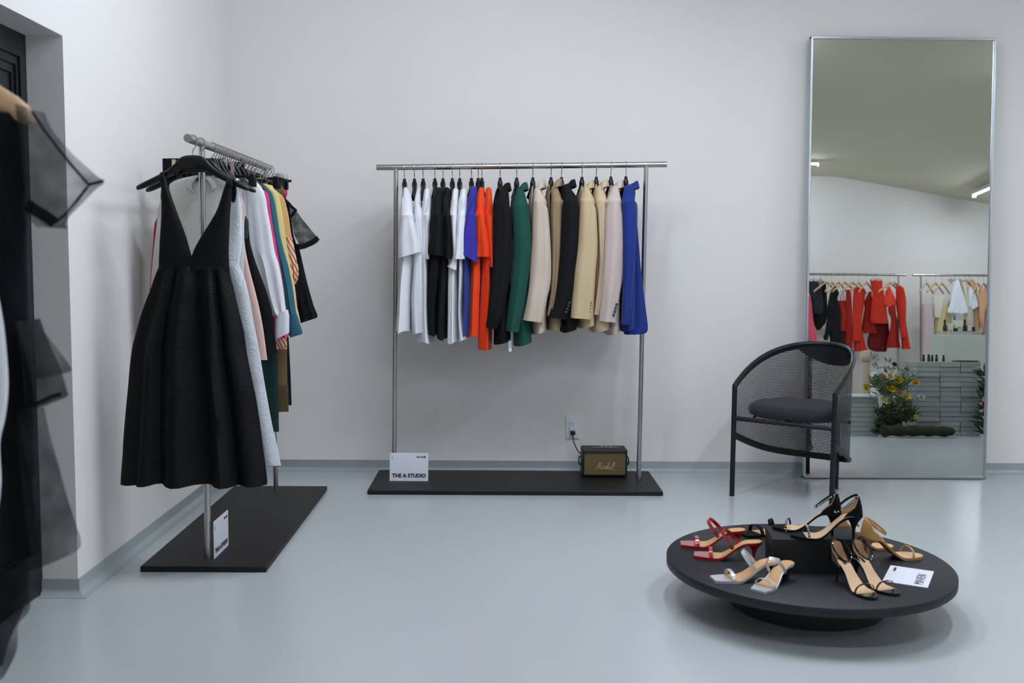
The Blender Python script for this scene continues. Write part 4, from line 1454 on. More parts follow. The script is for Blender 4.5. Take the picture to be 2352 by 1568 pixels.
# ------------------------------------------------------------------ round shoe table
TZ = .15
M_tbl = mat('black_table', '#181a1f', .5, spec=.4, bump=.08, bscale=260, var=.05, vscale=10)
lx, rx_ = at_z(1537, 1277, TZ), at_z(2199, 1312, TZ)
nf = at_z(1925, 1398, TZ)
TCX = (lx.x + rx_.x) / 2
TR = .466
TCY = nf.y + TR
tb = thing('display_table', 'low round black display table carrying the shoes', 'display table', (TCX, TCY, 0))
b = MB(); b.lathe([(.001, TZ - .03), (TR - .003, TZ - .03), (TR, TZ - .027), (TR, TZ - .002), (TR - .002, TZ), (.001, TZ)], (TCX, TCY, 0), 128); b.build('table_top', M_tbl, tb, angle=50)
b = MB(); b.lathe([(.001, 0), (.25, 0), (.25, TZ - .03), (.001, TZ - .03)], (TCX, TCY, 0), 72); b.build('pedestal', M_tbl, tb, angle=50)
# black box in the middle
bx = thing('shoe_box', 'black lidded box on round table under the crystal strap heels', 'box', (0, 0, 0))
q00, q01, = at_z(1781, 1243.5, .262), at_z(1761, 1211, .262)
q00 = q00 + Vector((0, .03, 0)); q01 = q01 + Vector((0, .02, 0))
q10 = q00 + Vector((.275, 0, 0)); q11 = q01 + Vector((.285, .0, 0))
M_box = mat('black_box', '#0e0e11', .5, bump=.1, bscale=300)
def prism(mb, c4, z0, z1, off=0):
    ce = sum(c4, Vector()) / 4
    P = [p + (p - ce).normalized() * off for p in c4]
    mb.loft([[Vector((p.x, p.y, z)) for p in P] for z in (z0, z1)])
c4 = [q00, q10, q11, q01]
b = MB(); prism(b, c4, TZ + .0004, .24, -.003); b.build('box_body', M_box, bx, smooth=False)
b = MB(); prism(b, c4, .236, .262); b.build('lid', M_box, bx, smooth=False, bevel=.0015, seg=1)

# card lying on the table
k = [at_z(x, y, TZ) for x, y in ((2027, 1334.5), (2131, 1351), (2148.6, 1314.6), (2046, 1298.5))]
u = k[3] - k[0]; v = k[0] - k[1]
u.z = v.z = 0
cdo = card('white sign card reading MAVEN lying on the round table', (k[1].x, k[1].y, TZ + .0025), (u.length, v.length), u, u.normalized().cross(Vector((0, 0, 1))) * -1,
           [('MAVEN', .018, .016, .040, dict(sx=.86, offset=-.0006)), ('BLOOM', u.length * .68, v.length - .022, .011, dict(offset=.0002)), ('L', .01, v.length - .03, .02, dict(sx=.5))])

# ------------------------------------------------------------------ shoes
SL = .225


def foot_z(t, hh, tz=.008):
    if t < .2:
        return hh - .004 * (t / .2)
    if t < .66:
        f = (t - .2) / .46
        e = f * f * (3 - 2 * f)
        return (hh - .004) + (tz - hh + .004) * e
    return tz


def foot_w(t, toe):
    pts = [(0, .0, ), (.03, .017), (.07, .0235), (.13, .026), (.22, .0245), (.4, .0225), (.55, .030), (.68, .0375), (.76, .0375)]
    pts += [(.86, .0345), (.95, .030), (1.0, .0265)] if toe == 'square' else [(.86, .033), (.93, .025), (.98, .014), (1.0, .001)]
    for a, b in zip(pts, pts[1:]):
        if a[0] <= t <= b[0]:
            f = (t - a[0]) / (b[0] - a[0])
            return a[1] + (b[1] - a[1]) * f
    return pts[-1][1]


def side(t, toe):
    # slight inward swing of the outline
    return .006 * math.sin(t * PI) * 1


SHOES = {}


def shoe(style, label, tip, heel, z, flip=1):
    """tip: toe point, heel: heel tip point on the surface (world)"""
    tip, heel = Vector(tip), Vector(heel)
    d = tip - heel
    a = math.atan2(d.y, d.x)
    sc = d.xy.length / (SL - .03)
    sc = min(1.1, max(.9, sc))
    ux = Vector((math.cos(a), math.sin(a), 0))
    mid = (tip + heel) / 2
    org = mid - ux * ((SL + .03) / 2 * sc)
    Mx = Matrix.Translation((org.x, org.y, z + .0006)) @ Matrix.Rotation(a, 4, 'Z') @ Matrix.Diagonal((sc, sc * flip, sc, 1))
    if style in SHOES:
        o = copy_tree(SHOES[style])
        o.matrix_world = Mx
        o['label'] = label
        return o
    st = STY[style]
    hh, toe = st['hh'], st['toe']
    o = thing('sandal', label, 'shoe', M=Mx, group='shoes on the round table')
    SHOES[style] = o
    n = 40
    ts = [(i / n) for i in range(n + 1)]
    ts[0] = .004
    def prof(t, inset, z0, z1):
        w = max(.001, foot_w(t, toe) - inset); y = side(t, toe); zz = foot_z(t, hh)
        x = t * SL
        return [Vector((x, y + w, zz + z1)), Vector((x, y - w, zz + z1)), Vector((x, y - w, zz + z0)), Vector((x, y + w, zz + z0))]
    b = MB(); b.loft([prof(t, 0, -.008, 0) for t in ts]); b.build('sole', st['edge'], o, local=True, angle=50)
    te = st.get('insole_to', .97)
    b = MB(); b.loft([prof(.015 + (te - .015) * i / 30, .0028, -.001, .0012) for i in range(31)]); ins = b.build('insole', st['insole'], o, local=True, angle=50)
    if te < .9:
        b = MB(); b.loft([prof(te + (.995 - te) * i / 10, .001, -.001, .0014) for i in range(11)]); b.build('toe_cover', st['upper'], o, local=True, angle=50)
    if st.get('stamp'):
        b = MB(); b.loft([[Vector((x, side(x / SL, toe) + .006 * s_, foot_z(x / SL, hh) + dz)) for s_, dz in ((1, .002), (-1, .002), (-1, .001), (1, .001))] for x in [.025 + .006 * i for i in range(8)]]); b.build('label_patch', M_ink, ins, local=True)
    # heel
    b = MB(); rings = []
    m = 10
    for i in range(m + 1):
        f = i / m
        zz = (hh - .010) * (1 - f)
        k_ = (1 - f) ** (3.4 if st['heel'] == 'pin' else 1.5)
        lx_ = (.0044 if st['heel'] == 'pin' else .009) + (.022 if st['heel'] == 'pin' else .017) * k_
        wy = (.0042 if st['heel'] == 'pin' else .0105) + .016 * k_
        cx = .027 + (.0 if st['heel'] == 'pin' else .002) * f
        cx = cx - .001 * k_
        r = []
        for q in range(14):
            an = 2 * PI * q / 14
            xx = cx + lx_ * math.cos(an)
            r.append(Vector((xx, side(xx / SL, toe) + wy * math.sin(an), zz if i else foot_z(max(.01, min(.4, xx / SL)), hh) - .006)))
        rings.append(r)
    b.loft(rings); b.build('heel', st.get('heelm', st['edge']), o, local=True, angle=60)

    def arc(t, h, bw, lean, m, name, th=.0016, spread=1.0, shift=0, parent=None):
        w = foot_w(t, toe) * spread; y0 = side(t, toe); z0 = foot_z(t, hh); x0 = t * SL
        pts, dr = [], []
        for i in range(25):
            an = PI * i / 24
            s_, c_ = math.sin(an), math.cos(an)
            zz = h * s_ ** .8
            pts.append(Vector((x0 + lean * zz + shift * c_, y0 + w * math.copysign(abs(c_) ** .8, c_), z0 - .004 + zz)))
            sl_ = (foot_z(t + .03, hh) - foot_z(t - .03, hh)) / (.06 * SL)
            dr.append(Vector((1, 0, sl_ + lean * -.3)))
        b = MB(); b.strip(pts, dr, bw, th)
        return b.build(name, m, parent or o, local=True, angle=60), pts
    s1, p1 = arc(st['toe_t'], st['toe_h'], st['toe_w'], .12, st['upper'], 'toe_strap')
    if st['kind'] == 'mule':
        arc(.37, .058 if style != 'blackmule' else .045, .0125 if style != 'blackmule' else .016, .8 if style != 'blackmule' else .35, st['upper'], 'instep_strap', spread=1.05, shift=.013 if style != 'blackmule' else .026)
    else:
        # heel counter cup
        b = MB(); rings = []
        for i in range(33):
            an = math.radians(-118 + 236 * i / 32)
            k_ = abs(i - 16) / 16
            topz = st['ch'] * (1 - .95 * k_ ** 1.9)
            ca, sa = math.cos(an), math.sin(an)
            xb = .030 - .029 * ca if abs(k_) < .99 else .05
            xb = .03 - .0295 * ca + (.022 * max(0, -ca) * 2.2)
            yb = .0255 * math.copysign(abs(sa) ** .8, sa)
            zb = foot_z(max(.01, xb / SL), hh) - .007
            lean = .004 + .012 * (topz / .07)
            r = []
            for q in range(7):
                f = q / 6
                r.append((xb + lean * f * ca - .0018 * ca * math.sin(PI * f) * 2, yb * (1 - .12 * f), zb + .007 * (q > 0) * 0 + (topz + .006) * f))
            rings.append((r, ca, sa))
        vs, fs = [], []
        for r, ca, sa in rings:
            vs += [Vector(p) for p in r]
        for i in range(32):
            for q in range(6):
                fs.append((i * 7 + q, (i + 1) * 7 + q, (i + 1) * 7 + q + 1, i * 7 + q + 1))
        b.add(vs, fs); cp = b.build('heel_counter', st['upper'], o, local=True, solid=.0016, angle=60)
        b = MB(); b.add([v + Vector((.0022 if v.x < .03 else 0, -.0018 * (1 if v.y > 0 else -1), .0)) for v in vs], fs); b.build('lining', st['insole'], cp, local=True, angle=60)
        # ankle strap loop
        cz = foot_z(0, hh) + st['ch'] - .004
        pts, dr = [], []
        for i in range(41):
            an = 2 * PI * i / 40
            x = .017 + .036 * (1 - math.cos(an)) * .95
            y = .0285 * math.sin(an) * (1 if i < 40 else 1)
            pts.append(Vector((x, y, cz - .056 * ((1 - math.cos(an)) / 2) ** 1.1)))
            dr.append(Vector((.25, 0, 1)))
        b = MB(); b.strip(pts, dr, .007, .0018); an_ = b.build('ankle_strap', st['upper'], o, local=True, angle=60)
        if st.get('buckle'):
            b = MB(); i = 13; pc_ = pts[i]; tt = (pts[i + 1] - pts[i - 1]).normalized()
            o2 = Vector((0, .0022, 0))
            b.tube([pc_ + o2 + tt * x + Vector((0, 0, y)) for x, y in ((-.005, -.0055), (.005, -.0055), (.005, .0055), (-.005, .0055), (-.005, -.0055))], .0011, 6)
            b.build('buckle', M_gold, an_, local=True)
        if st.get('gems'):
            for nm, pp, par in (('crystal_trim', p1, s1), ('crystal_trim', pts, an_)):
                b = MB()
                acc = 0
                for i in range(1, len(pp)):
                    acc += (pp[i] - pp[i - 1]).length
                    if acc > .0062:
                        acc = 0
                        t_ = (pp[i] - pp[i - 1]).normalized()
                        ctr = Vector((sum(p.x for p in pp) / len(pp), sum(p.y for p in pp) / len(pp), sum(p.z for p in pp) / len(pp)))
                        if par is s1: ctr.z = pp[0].z
                        nn = (pp[i] - ctr); nn = (nn - t_ * nn.dot(t_)).normalized()
                        b.sphere(pp[i] + nn * .0018, .0030, 6)
                g_ = b.build(nm, m_gem, par, local=True, smooth=False)
                g_['kind'] = 'stuff'
    return o


m_gem = mat('crystal', '#dfe3ee', .08, .75)
M_tan_in = mat('insole_tan', '#c79a6b', .55, var=.05, vscale=20)
M_nude_in = mat('insole_nude', '#cdaa86', .55, var=.04, vscale=20)
M_red_pat = mat('patent_red', '#a3141c', .12, coat=1.0)
M_silver = mat('silver_leather', '#cfd1d9', .35, .6)
M_suede = mat('black_suede', '#08090c', .9, sheen=.03, bump=.1, bscale=500, spec=.2)
M_patent = mat('patent_black', '#0c0b0e', .09, coat=1.0)
M_tan_up = mat('tan_suede', '#b08450', .8, bump=.08, bscale=500, spec=.25)
M_dark_sole = mat('sole_dark', '#1b1c26', .5)
STY = {
    'red': dict(kind='mule', hh=.066, toe='square', edge=M_red_pat, upper=M_red_pat, insole=M_tan_in, insole_to=.78, heel='pin', toe_t=.74, toe_h=.03, toe_w=.012),
    'silver': dict(kind='mule', hh=.062, toe='square', edge=M_silver, upper=M_silver, insole=M_tan_in, insole_to=.78, heel='block', toe_t=.74, toe_h=.03, toe_w=.012, heelm=mat('heel_pewter', '#4a4a52', .2, .8)),
    'blackmule': dict(kind='mule', hh=.02, toe='square', edge=M_suede, upper=M_suede, insole=M_tan_in, insole_to=.72, heel='block', toe_t=.72, toe_h=.035, toe_w=.016),
    'gem': dict(kind='ankle', hh=.082, toe='round', edge=M_suede, upper=M_suede, insole=M_nude_in, insole_to=.80, heel='pin', toe_t=.76, toe_h=.034, toe_w=.006, ch=.066, gems=True, buckle=True),
    'patent': dict(kind='ankle', hh=.082, toe='round', edge=M_patent, upper=M_patent, insole=M_nude_in, insole_to=.80, heel='pin', toe_t=.74, toe_h=.033, toe_w=.007, ch=.064, buckle=True, stamp=True),
    'tan': dict(kind='ankle', hh=.080, toe='round', edge=M_tan_up, upper=M_tan_up, insole=M_nude_in, insole_to=.985, heel='pin', toe_t=.76, toe_h=.033, toe_w=.007, ch=.064, buckle=True),
}


def T(x, y, z=TZ):
    return at_z(x, y, z)


shoe('red', 'red patent square toe mule in front, nearer the camera of the red pair', T(1594, 1277), T(1729, 1286), TZ)
shoe('red', 'red patent square toe mule standing behind its mate near the table edge', T(1563, 1252), T(1692, 1257), TZ)
shoe('silver', 'silver square toe mule on the left of the silver pair', T(1636, 1334), T(1770, 1328), TZ)
shoe('silver', 'silver square toe mule on the right, in front of the black box', T(1741, 1361), T(1805, 1332), TZ, -1)
shoe('blackmule', 'black suede mule half hidden between the red pair and the black box', T(1706, 1232), T(1797, 1219), TZ)
BZ = .262
shoe('gem', 'black crystal strap heel standing nearer on top of the black box', T(1815, 1233, BZ), T(1957, 1238, BZ), BZ)
shoe('gem', 'black crystal strap heel standing farther back on the black box', T(1773, 1212, BZ), T(1909, 1229, BZ) , BZ, -1)
shoe('patent', 'black patent ankle strap heel on the left of the pair at table front', T(2010, 1379), T(1922, 1336), TZ)
shoe('patent', 'black patent ankle strap heel on the right, next to the sign card', T(2060, 1368), T(1973, 1331), TZ, -1)
shoe('tan', 'tan suede ankle strap heel standing nearest the right table edge', T(2118, 1279), T(1995, 1286), TZ)
shoe('tan', 'tan suede ankle strap heel behind its mate at far side of table', T(2052, 1257), T(1938, 1257), TZ, -1)

# ------------------------------------------------------------------ clothes in the left foreground
FY = 1.62
fx = at_y(-235, 200, FY).x
frz = at_y(0, 195, FY).z + .19
rack('steel clothes rack just left of the camera holding the black tulle dress', ((fx, .45, frz), (fx, 1.83, frz)),
     [((fx, .58, .022), (fx, .58, frz)), ((fx, 1.78, .022), (fx, 1.78, frz))], ((fx - .16, .42), (fx + .2, 1.86), .022), M_black_wood)
o = thing('wooden_hanger', 'pale wooden hanger carrying the black tulle dress at the left picture edge', 'hanger', (fx, FY, frz), 0, 'wooden hangers')
rows = [(-545, 262, 20), (-480, 215, 44), (-400, 170, 60), (-300, 130, 70), (-235, 118, 72), (-170, 126, 72), (-80, 168, 68), (0, 232, 70), (40, 252, 60), (64, 264, 44), (74, 270, 22)]
mbw = MB(); rr = []
for px, py, h in rows:
    c = at_y(px, py, FY); hh_ = h / FPX * FY / 2
    rr.append([c + Vector((0, .017 * math.cos(2 * PI * k / 14), hh_ * math.sin(2 * PI * k / 14))) for k in range(14)])
mbw.loft(rr); mbw.build('body', M_hwood, o)
hk2 = MB(); c = at_y(-235, 118, FY)
hk2.tube([Vector((fx + p.y, FY, frz + p.z)) if p.z > -.06 else Vector((fx, FY, c.z)) for p in hook_pts(-.07)], .002, 7)
hk2.build('hook', M_chrome, o)
M_tul = sheer('tulle_black', '#0b0d11', .58, 14)
M_tul2 = sheer('tulle_black_double', '#090b0f', .42, 9)
M_tk = fabric('tulle_black_solid', '#0a0b10', .9, sheen=.05, bump=.1)
td = thing('dress', 'black tulle dress with sheer ruffles on wooden hanger at left picture edge', 'dress', at_y(-60, 1500, FY), group='clothes on the foreground rack')
b = MB(); cloth(b, [(262, -190, 45), (330, -215, 55), (420, -220, 58), (520, -225, 61), (640, -230, 64), (760, -235, 67), (900, -238, 73), (1000, -240, 77), (1092, -242, 81)], FY, .03, n=48, per=5, fold=(.008, 4, 0), wr=.003); b.build('bodice', M_tk, td)
b = MB(); cloth(b, [(1060, -240, 70), (1120, -240, 74), (1200, -245, 80), (1240, -248, 86), (1268, -250, 93), (1300, -250, 60, -40)], FY, .045, n=48, per=4, fold=(.012, 5, 1), wr=.004); b.build('overskirt', M_tk, td)
b = MB(); cloth(b, [(1240, -240, 40), (1300, -245, 62), (1370, -248, 60), (1420, -250, 42), (1480, -255, 15), (1530, -255, 2)], FY + .01, .05, n=60, per=5, fold=(.016, 7, 2), wr=.006); b.build('underskirt', M_tul2, td)
b = MB(); cloth(b, [(1330, -200, 60), (1400, -210, 66), (1440, -215, 38), (1500, -220, 34), (1560, -230, 4)], FY + .06, .03, n=48, per=4, fold=(.02, 6, 1), wr=.008); b.build('tulle_hem', M_tul, td)
b = MB(); cloth(b, [(250, 66, 74), (268, 62, 86), (300, 58, 112), (350, 58, 160), (400, 59, 216), (417, 60, 236), (436, 61, 214), (470, 62, 180), (496, 66, 150), (523, 112, 130)], FY, .05, n=44, per=5, fold=(.006, 2, 0), wr=.004, ex=2)
b.build('sheer_sleeve', M_tul, td)
def edge(pts, w, nm='sleeve_trim', Y=FY - .045, d=(0, 0, 1)):
    b = MB(); b.strip([at_y(x, y, Y) for x, y in pts], Vector(d), w, .003); return b.build(nm, M_tk, td)
edge([(60, 468), (80, 482), (104, 496), (126, 512)], .018)
edge([(126, 512), (150, 492), (176, 462), (200, 430), (205, 425)], .0035, d=(1, 0, 1))
edge([(74, 256), (100, 296), (130, 336), (165, 380), (204, 424)], .0035, d=(1, 0, -1))
edge([(204, 424), (220, 420), (238, 415)], .004)
b = MB(); cloth(b, [(735, 60, 72), (760, 62, 92), (800, 64, 124), (846, 66, 157), (856, 66, 150), (866, 68, 110)], FY + .05, .03, n=36, per=4, fold=(.012, 3, 0), wr=.005); b.build('ruffle', M_tul, td)
b = MB(); cloth(b, [(735, 60, 70), (800, 64, 100), (850, 66, 124), (900, 68, 140), (915, 70, 142), (930, 70, 105), (940, 70, 80)], FY, .045, n=36, per=4, fold=(.012, 3, 2), wr=.005); b.build('ruffle', M_tul2, td)
edge([(70, 934), (95, 922), (120, 910), (142, 904)], .006)
b = MB(); cloth(b, [(945, 64, 76), (1000, 66, 92), (1080, 68, 118), (1150, 70, 140), (1220, 74, 165), (1256, 76, 178), (1268, 76, 170), (1292, 78, 110)], FY, .05, n=44, per=5, fold=(.014, 3, 1), wr=.006); b.build('ruffle', M_tul, td)
wg = thing('blouse', 'white garment at the left picture edge in front of the black tulle dress', 'blouse', at_y(-90, 1190, 1.48), group='clothes on the foreground rack')
b = MB(); cloth(b, [(420, -300, -60), (560, -310, -30), (680, -315, -4), (760, -320, 10), (880, -320, 18), (960, -320, 10), (1020, -320, -2), (1110, -320, 2), (1190, -320, -6)], 1.48, .02, n=36, per=4, fold=(.006, 3, 0)); b.build('garment_body', M_ws, wg)

# ------------------------------------------------------------------ the part of the shop seen in the mirror
MK = crop(1840, 615, .13714)
MW = crop(2080, 615, .13708)
MC = crop(1830, 780, .21684)
RYK = mat_z(2063, 631, 1.61).y
RZK = 1.61


def mx(px, Y, py=631):
    return mat_y(px, py, Y).x


xr1, xl2 = mx(2081, RYK), mx(2096, RYK)
for (x0, x1, pp, lab) in ((xr1 - 1.45, xr1, 2063.5, 'steel clothes rack of black and red dresses seen in mirror'), (xl2, xl2 + 1.45, 2115, 'steel clothes rack of white and cream clothes seen in mirror')):
    xp = mx(pp, RYK)
    xo = (x0 + x1) - xp
    rack(lab, ((x0, RYK, RZK), (x1, RYK, RZK)), [((xp, RYK, .022), (xp, RYK, RZK)), ((xo, RYK, .022), (xo, RYK, RZK))], ((x0 - .01, RYK - .24), (x1 + .01, RYK + .24), .022), M_black_wood)

# wooden hangers there
WN = {'bk': 'wooden hangers on the dark rack', 'wh': 'wooden hangers on the white rack'}


def whang(px, words, grp, rot):
    x = mx(px, RYK)
    if 'wood' not in HANG:
        # triangular wooden hanger
        m_ = MB(); rings = []
        for i in range(-12, 13):
            t = i / 12; s_ = abs(t); y = .205 * t
            top = -.075 - .125 * s_
            th = .026 + .014 * math.exp(-(s_ / .12) ** 2)
            rings.append([Vector((.008 * math.cos(2 * PI * k / 10), y, top - th / 2 + th / 2 * math.sin(2 * PI * k / 10))) for k in range(10)])
        m_.loft(rings)
        k_ = MB(); k_.tube(hook_pts(-.08), .002, 6)
        o = thing('wooden_hanger', words, 'hanger', (x, RYK, RZK), rot, grp)
        m_.build('body', M_hwood, o, local=True); k_.build('hook', M_chrome, o, local=True)
        HANG['wood'] = o
        return swivel(o, rot)
    o = copy_tree(HANG['wood'])
    o.matrix_world = Matrix.Translation((x, RYK, RZK)) @ Matrix.Rotation(rot, 4, 'Z')
    o['label'] = words; o['group'] = grp
    return swivel(o, rot)


GB, GWH = 'garments on the dark rack in the mirror', 'garments on the white rack in the mirror'
for x, w_, a in ((420, 'black top, third hook of dark rack', 40), (518, 'black camisole on dark rack', 20), (625, 'black dress with sleeve on dark rack', 30), (728, 'thin strapped red dress', 42), (862, 'narrow red dress', 35), (962, 'long sleeved red dress', 25), (1097, 'lace red dress', 25), (1490, 'coral puff sleeved top', 40), (1560, 'red coat dress at the end of dark rack', 35)):
    whang(1840 + x * .13714, 'wooden hanger in mirror carrying the ' + w_, WN['bk'], math.radians(a + 20))
for x, w_, a in ((350, 'sheer lilac dress beside the post', 45), (500, 'cream lace top', 50), (605, 'pale yellow dress', 50), (1215, 'satin blush top', 40), (1308, 'mauve dress at the mirror edge', 45)):
    whang(2080 + x * .13708, 'wooden hanger in mirror carrying the ' + w_, WN['wh'], math.radians(a))


def wbar(f, x0, x1, y, xh, words, grp):
    c = mat_y(*f.pt(xh, y), RYK)
    half = abs(mat_y(*f.pt(x1, y), RYK).x - mat_y(*f.pt(x0, y), RYK).x) / 2 / math.cos(.5)
    clip_hanger((c.x, RYK, RZK), PI / 2 + .5, 'wooden clip hanger in mirror carrying the ' + words, grp, half=half, m=M_hwood, zb=c.z - RZK, wood=True, rail_a=0)


wbar(MK, 130, 265, 210, 212, 'charcoal top nearest the mirror frame', WN['bk'])
wbar(MK, 310, 375, 213, 328, 'black top, second on the dark rack', WN['bk'])
wbar(MK, 1170, 1330, 205, 1250, 'strapless red dress', WN['bk'])
wbar(MW, 665, 850, 205, 828, 'white flared skirt', WN['wh'])
wbar(MW, 888, 1010, 228, 995, 'cream straight skirt', WN['wh'])
wbar(MW, 1020, 1155, 218, 1070, 'tan long skirt', WN['wh'])


def mg(name, label, cat, f, rows, m, Yo=0.0, hd=.03, grp=GB, seed=0, extra=(), fold=(.01, 3, 0), part='garment_body'):
    rw = f(rows)
    Y = RYK + Yo
    o = thing(name, label, cat, mat_y((rw[-1][1] + rw[-1][2]) / 2, rw[-1][0], Y), group=grp)
    b = MB(); cloth(b, rw, Y, hd, proj=mat_y, n=28, per=4, fold=fold, wr=.005, seed=seed); b.build(part, m, o)
    for nm, r2, dy, m2 in extra:
        b = MB(); cloth(b, f(r2), Y + dy, hd, proj=mat_y, n=24, per=4, fold=(.006, 2, seed), wr=.004, seed=seed + 5); b.build(nm, m2, o)
    return o


# towards the mirror means larger Y
M_ch = fabric('mirror_charcoal', '#24262e', .8); M_mb = fabric('mirror_black', '#121319', .85)
M_r1 = fabric('mirror_red', '#c8301c', .75); M_r2 = fabric('mirror_deep_red', '#a3221c', .75); M_r3 = fabric('mirror_maroon', '#6b1717', .8)
M_cor = fabric('mirror_coral', '#e5432f', .7); M_pk = fabric('mirror_pink', '#d9576b', .75)
mg('dress', 'pink dress in mirror at its left frame edge', 'dress', MK, [(470, 60, 150), (600, 50, 175), (800, 50, 195), (1000, 45, 228), (1295, 40, 290)], M_pk, .06)
mg('top', 'charcoal draped top in mirror nearest the left frame edge', 'top', MK, [(228, 116, 290), (300, 120, 310), (420, 135, 345), (600, 180, 365), (720, 190, 368), (770, 200, 340)], M_ch, .03, seed=1)
mg('top', 'black handkerchief hem top in mirror behind the charcoal top', 'top', MK, [(228, 315, 408), (330, 330, 420), (500, 320, 432), (740, 182, 440), (900, 195, 420), (960, 225, 380), (1038, 260, 315)], M_mb, -.03, seed=2)
mg('dress', 'black dress in mirror with hanging sleeve beside the red dresses', 'dress', MK, [(300, 540, 582), (350, 520, 600), (430, 488, 632), (520, 465, 605), (700, 440, 660), (1000, 438, 665), (1150, 480, 690), (1330, 490, 740)], M_mb, .0, seed=3, extra=(('sleeve', [(900, 430, 500), (1100, 395, 470), (1150, 372, 462), (1210, 390, 440)], .02, M_mb),))
d5 = mg('dress', 'red dress in mirror with two thin straps', 'dress', MK, [(548, 625, 740), (600, 612, 750), (700, 640, 762), (820, 668, 800), (950, 655, 790), (1060, 640, 755, 40)], M_r2, -.01, seed=4, extra=(('skirt', [(1000, 650, 760), (1330, 660, 760)], -.03, M_r3),))
b = MB()
for xa, xb in ((655, 690), (712, 705)):
    b.tube([mat_y(*MK.pt(xb, 385), RYK), mat_y(*MK.pt(xa, 552), RYK)], .003, 6)
    b.build('strap', M_mb, d5) if xa == 712 else b.build('strap', M_mb, d5)
    b = MB()
mg('dress', 'narrow red dress in mirror left of the long sleeved red one', 'dress', MK, [(368, 760, 825), (420, 752, 835), (560, 752, 840), (700, 765, 850), (1000, 765, 855), (1340, 748, 860)], M_r2, .01, seed=5)
mg('dress', 'long sleeved red dress in mirror at middle of dark rack', 'dress', MK, [(345, 900, 1060), (420, 900, 1075), (700, 930, 1040), (950, 900, 1010), (1220, 880, 1060), (1398, 890, 1120)], M_r1, -.02, seed=6, extra=(('sleeve', [(330, 905, 985), (380, 880, 1015), (500, 870, 1030), (800, 864, 1022), (1000, 862, 1005), (1222, 860, 995)], .05, M_r1),))
mg('dress', 'dark red lace dress in mirror right of the long sleeved one', 'dress', MK, [(395, 1140, 1172), (470, 1100, 1180), (575, 1060, 1190), (700, 1065, 1215), (880, 1030, 1235), (1000, 1015, 1255), (1095, 1040, 1292)], M_r2, -.03, seed=7)
mg('dress', 'wide strapless orange red dress in mirror on clip hanger', 'dress', MK, [(216, 1160, 1365), (300, 1168, 1362), (420, 1195, 1382), (650, 1175, 1425), (850, 1165, 1448), (930, 1190, 1450)], M_r1, .05, seed=8)
mg('skirt', 'maroon flared skirt in mirror below the strapless dress', 'skirt', MK, [(850, 1270, 1450), (1000, 1180, 1470), (1200, 1110, 1480), (1350, 1130, 1440), (1405, 1260, 1420)], M_r3, -.06, seed=9, fold=(.02, 4, 0))
mg('top', 'bright coral puff sleeved top in mirror', 'top', MK, [(318, 1435, 1485), (400, 1420, 1525), (500, 1385, 1572), (580, 1378, 1590), (625, 1400, 1585), (650, 1430, 1490)], M_cor, .07, seed=10)
mg('dress', 'pleated red dress in mirror below the coral top', 'dress', MK, [(620, 1465, 1575), (750, 1465, 1585), (850, 1510, 1600), (1000, 1495, 1615), (1200, 1460, 1640), (1340, 1430, 1670)], M_r2, .065, seed=11, fold=(.03, 5, 0))
mg('dress', 'red coat dress in mirror at the right end of dark rack', 'dress', MK, [(298, 1605, 1665), (350, 1590, 1715), (500, 1590, 1750), (700, 1600, 1752), (850, 1640, 1752), (1000, 1650, 1770), (1200, 1680, 1800), (1360, 1690, 1835)], M_r1, .06, seed=12, extra=(('sleeve', [(330, 1640, 1710), (500, 1640, 1752), (700, 1640, 1757), (900, 1655, 1752), (1165, 1672, 1752)], .05, M_r1),))

M_li = fabric('mirror_lilac', '#c7b4b4', .7); M_cl = fabric('mirror_cream_lace', '#d8d2c4', .75); M_ye = fabric('mirror_yellow', '#cfc08f', .75)
M_wt = fabric('mirror_white', '#dfe1e8', .7); M_cm = fabric('mirror_cream', '#cfc4b0', .75); M_tn = fabric('mirror_tan', '#c39a72', .7)
M_sb = fabric('mirror_satin', '#cf9f7c', .4); M_mv = fabric('mirror_mauve', '#ad8f93', .75)
mg('dress', 'pale lilac strapless long dress in mirror beside the rack post', 'dress', MW, [(600, 285, 440), (660, 278, 450), (900, 282, 455), (1200, 275, 460), (1580, 270, 480)], M_li, .06, grp=GWH, seed=21)
mg('top', 'cream lace top in mirror between lilac and yellow dresses', 'top', MW, [(460, 470, 640), (520, 450, 660), (650, 450, 620), (830, 465, 580)], M_cl, .04, grp=GWH, seed=22)
mg('dress', 'pale yellow dress in mirror behind the white flared skirt', 'dress', MW, [(560, 690, 735), (640, 590, 740), (820, 490, 770), (960, 480, 760), (1150, 500, 740)], M_ye, -.02, grp=GWH, seed=23)
mg('skirt', 'white flared skirt in mirror hanging on a clip hanger', 'skirt', MW, [(200, 850, 885), (300, 805, 920), (450, 765, 970), (600, 740, 1010), (740, 698, 1045, 0), (765, 760, 1020)], M_wt, .07, grp=GWH, seed=24, fold=(.015, 4, 0))
mg('skirt', 'cream straight skirt in mirror right of the white flared skirt', 'skirt', MW, [(240, 905, 1015), (400, 950, 1030), (600, 965, 1050), (800, 985, 1060), (930, 1000, 1068)], M_cm, .03, grp=GWH, seed=25)
mg('blouse', 'white puff sleeved blouse in mirror', 'blouse', MW, [(315, 1045, 1085), (400, 1045, 1140), (500, 1050, 1185), (630, 1058, 1215), (665, 1075, 1190), (690, 1100, 1140)], M_wt, .05, grp=GWH, seed=26)
mg('skirt', 'tan long skirt in mirror on a clip hanger', 'skirt', MW, [(238, 1040, 1180), (400, 1110, 1195), (600, 1130, 1210), (800, 1140, 1225), (1130, 1160, 1255)], M_tn, .0, grp=GWH, seed=27)
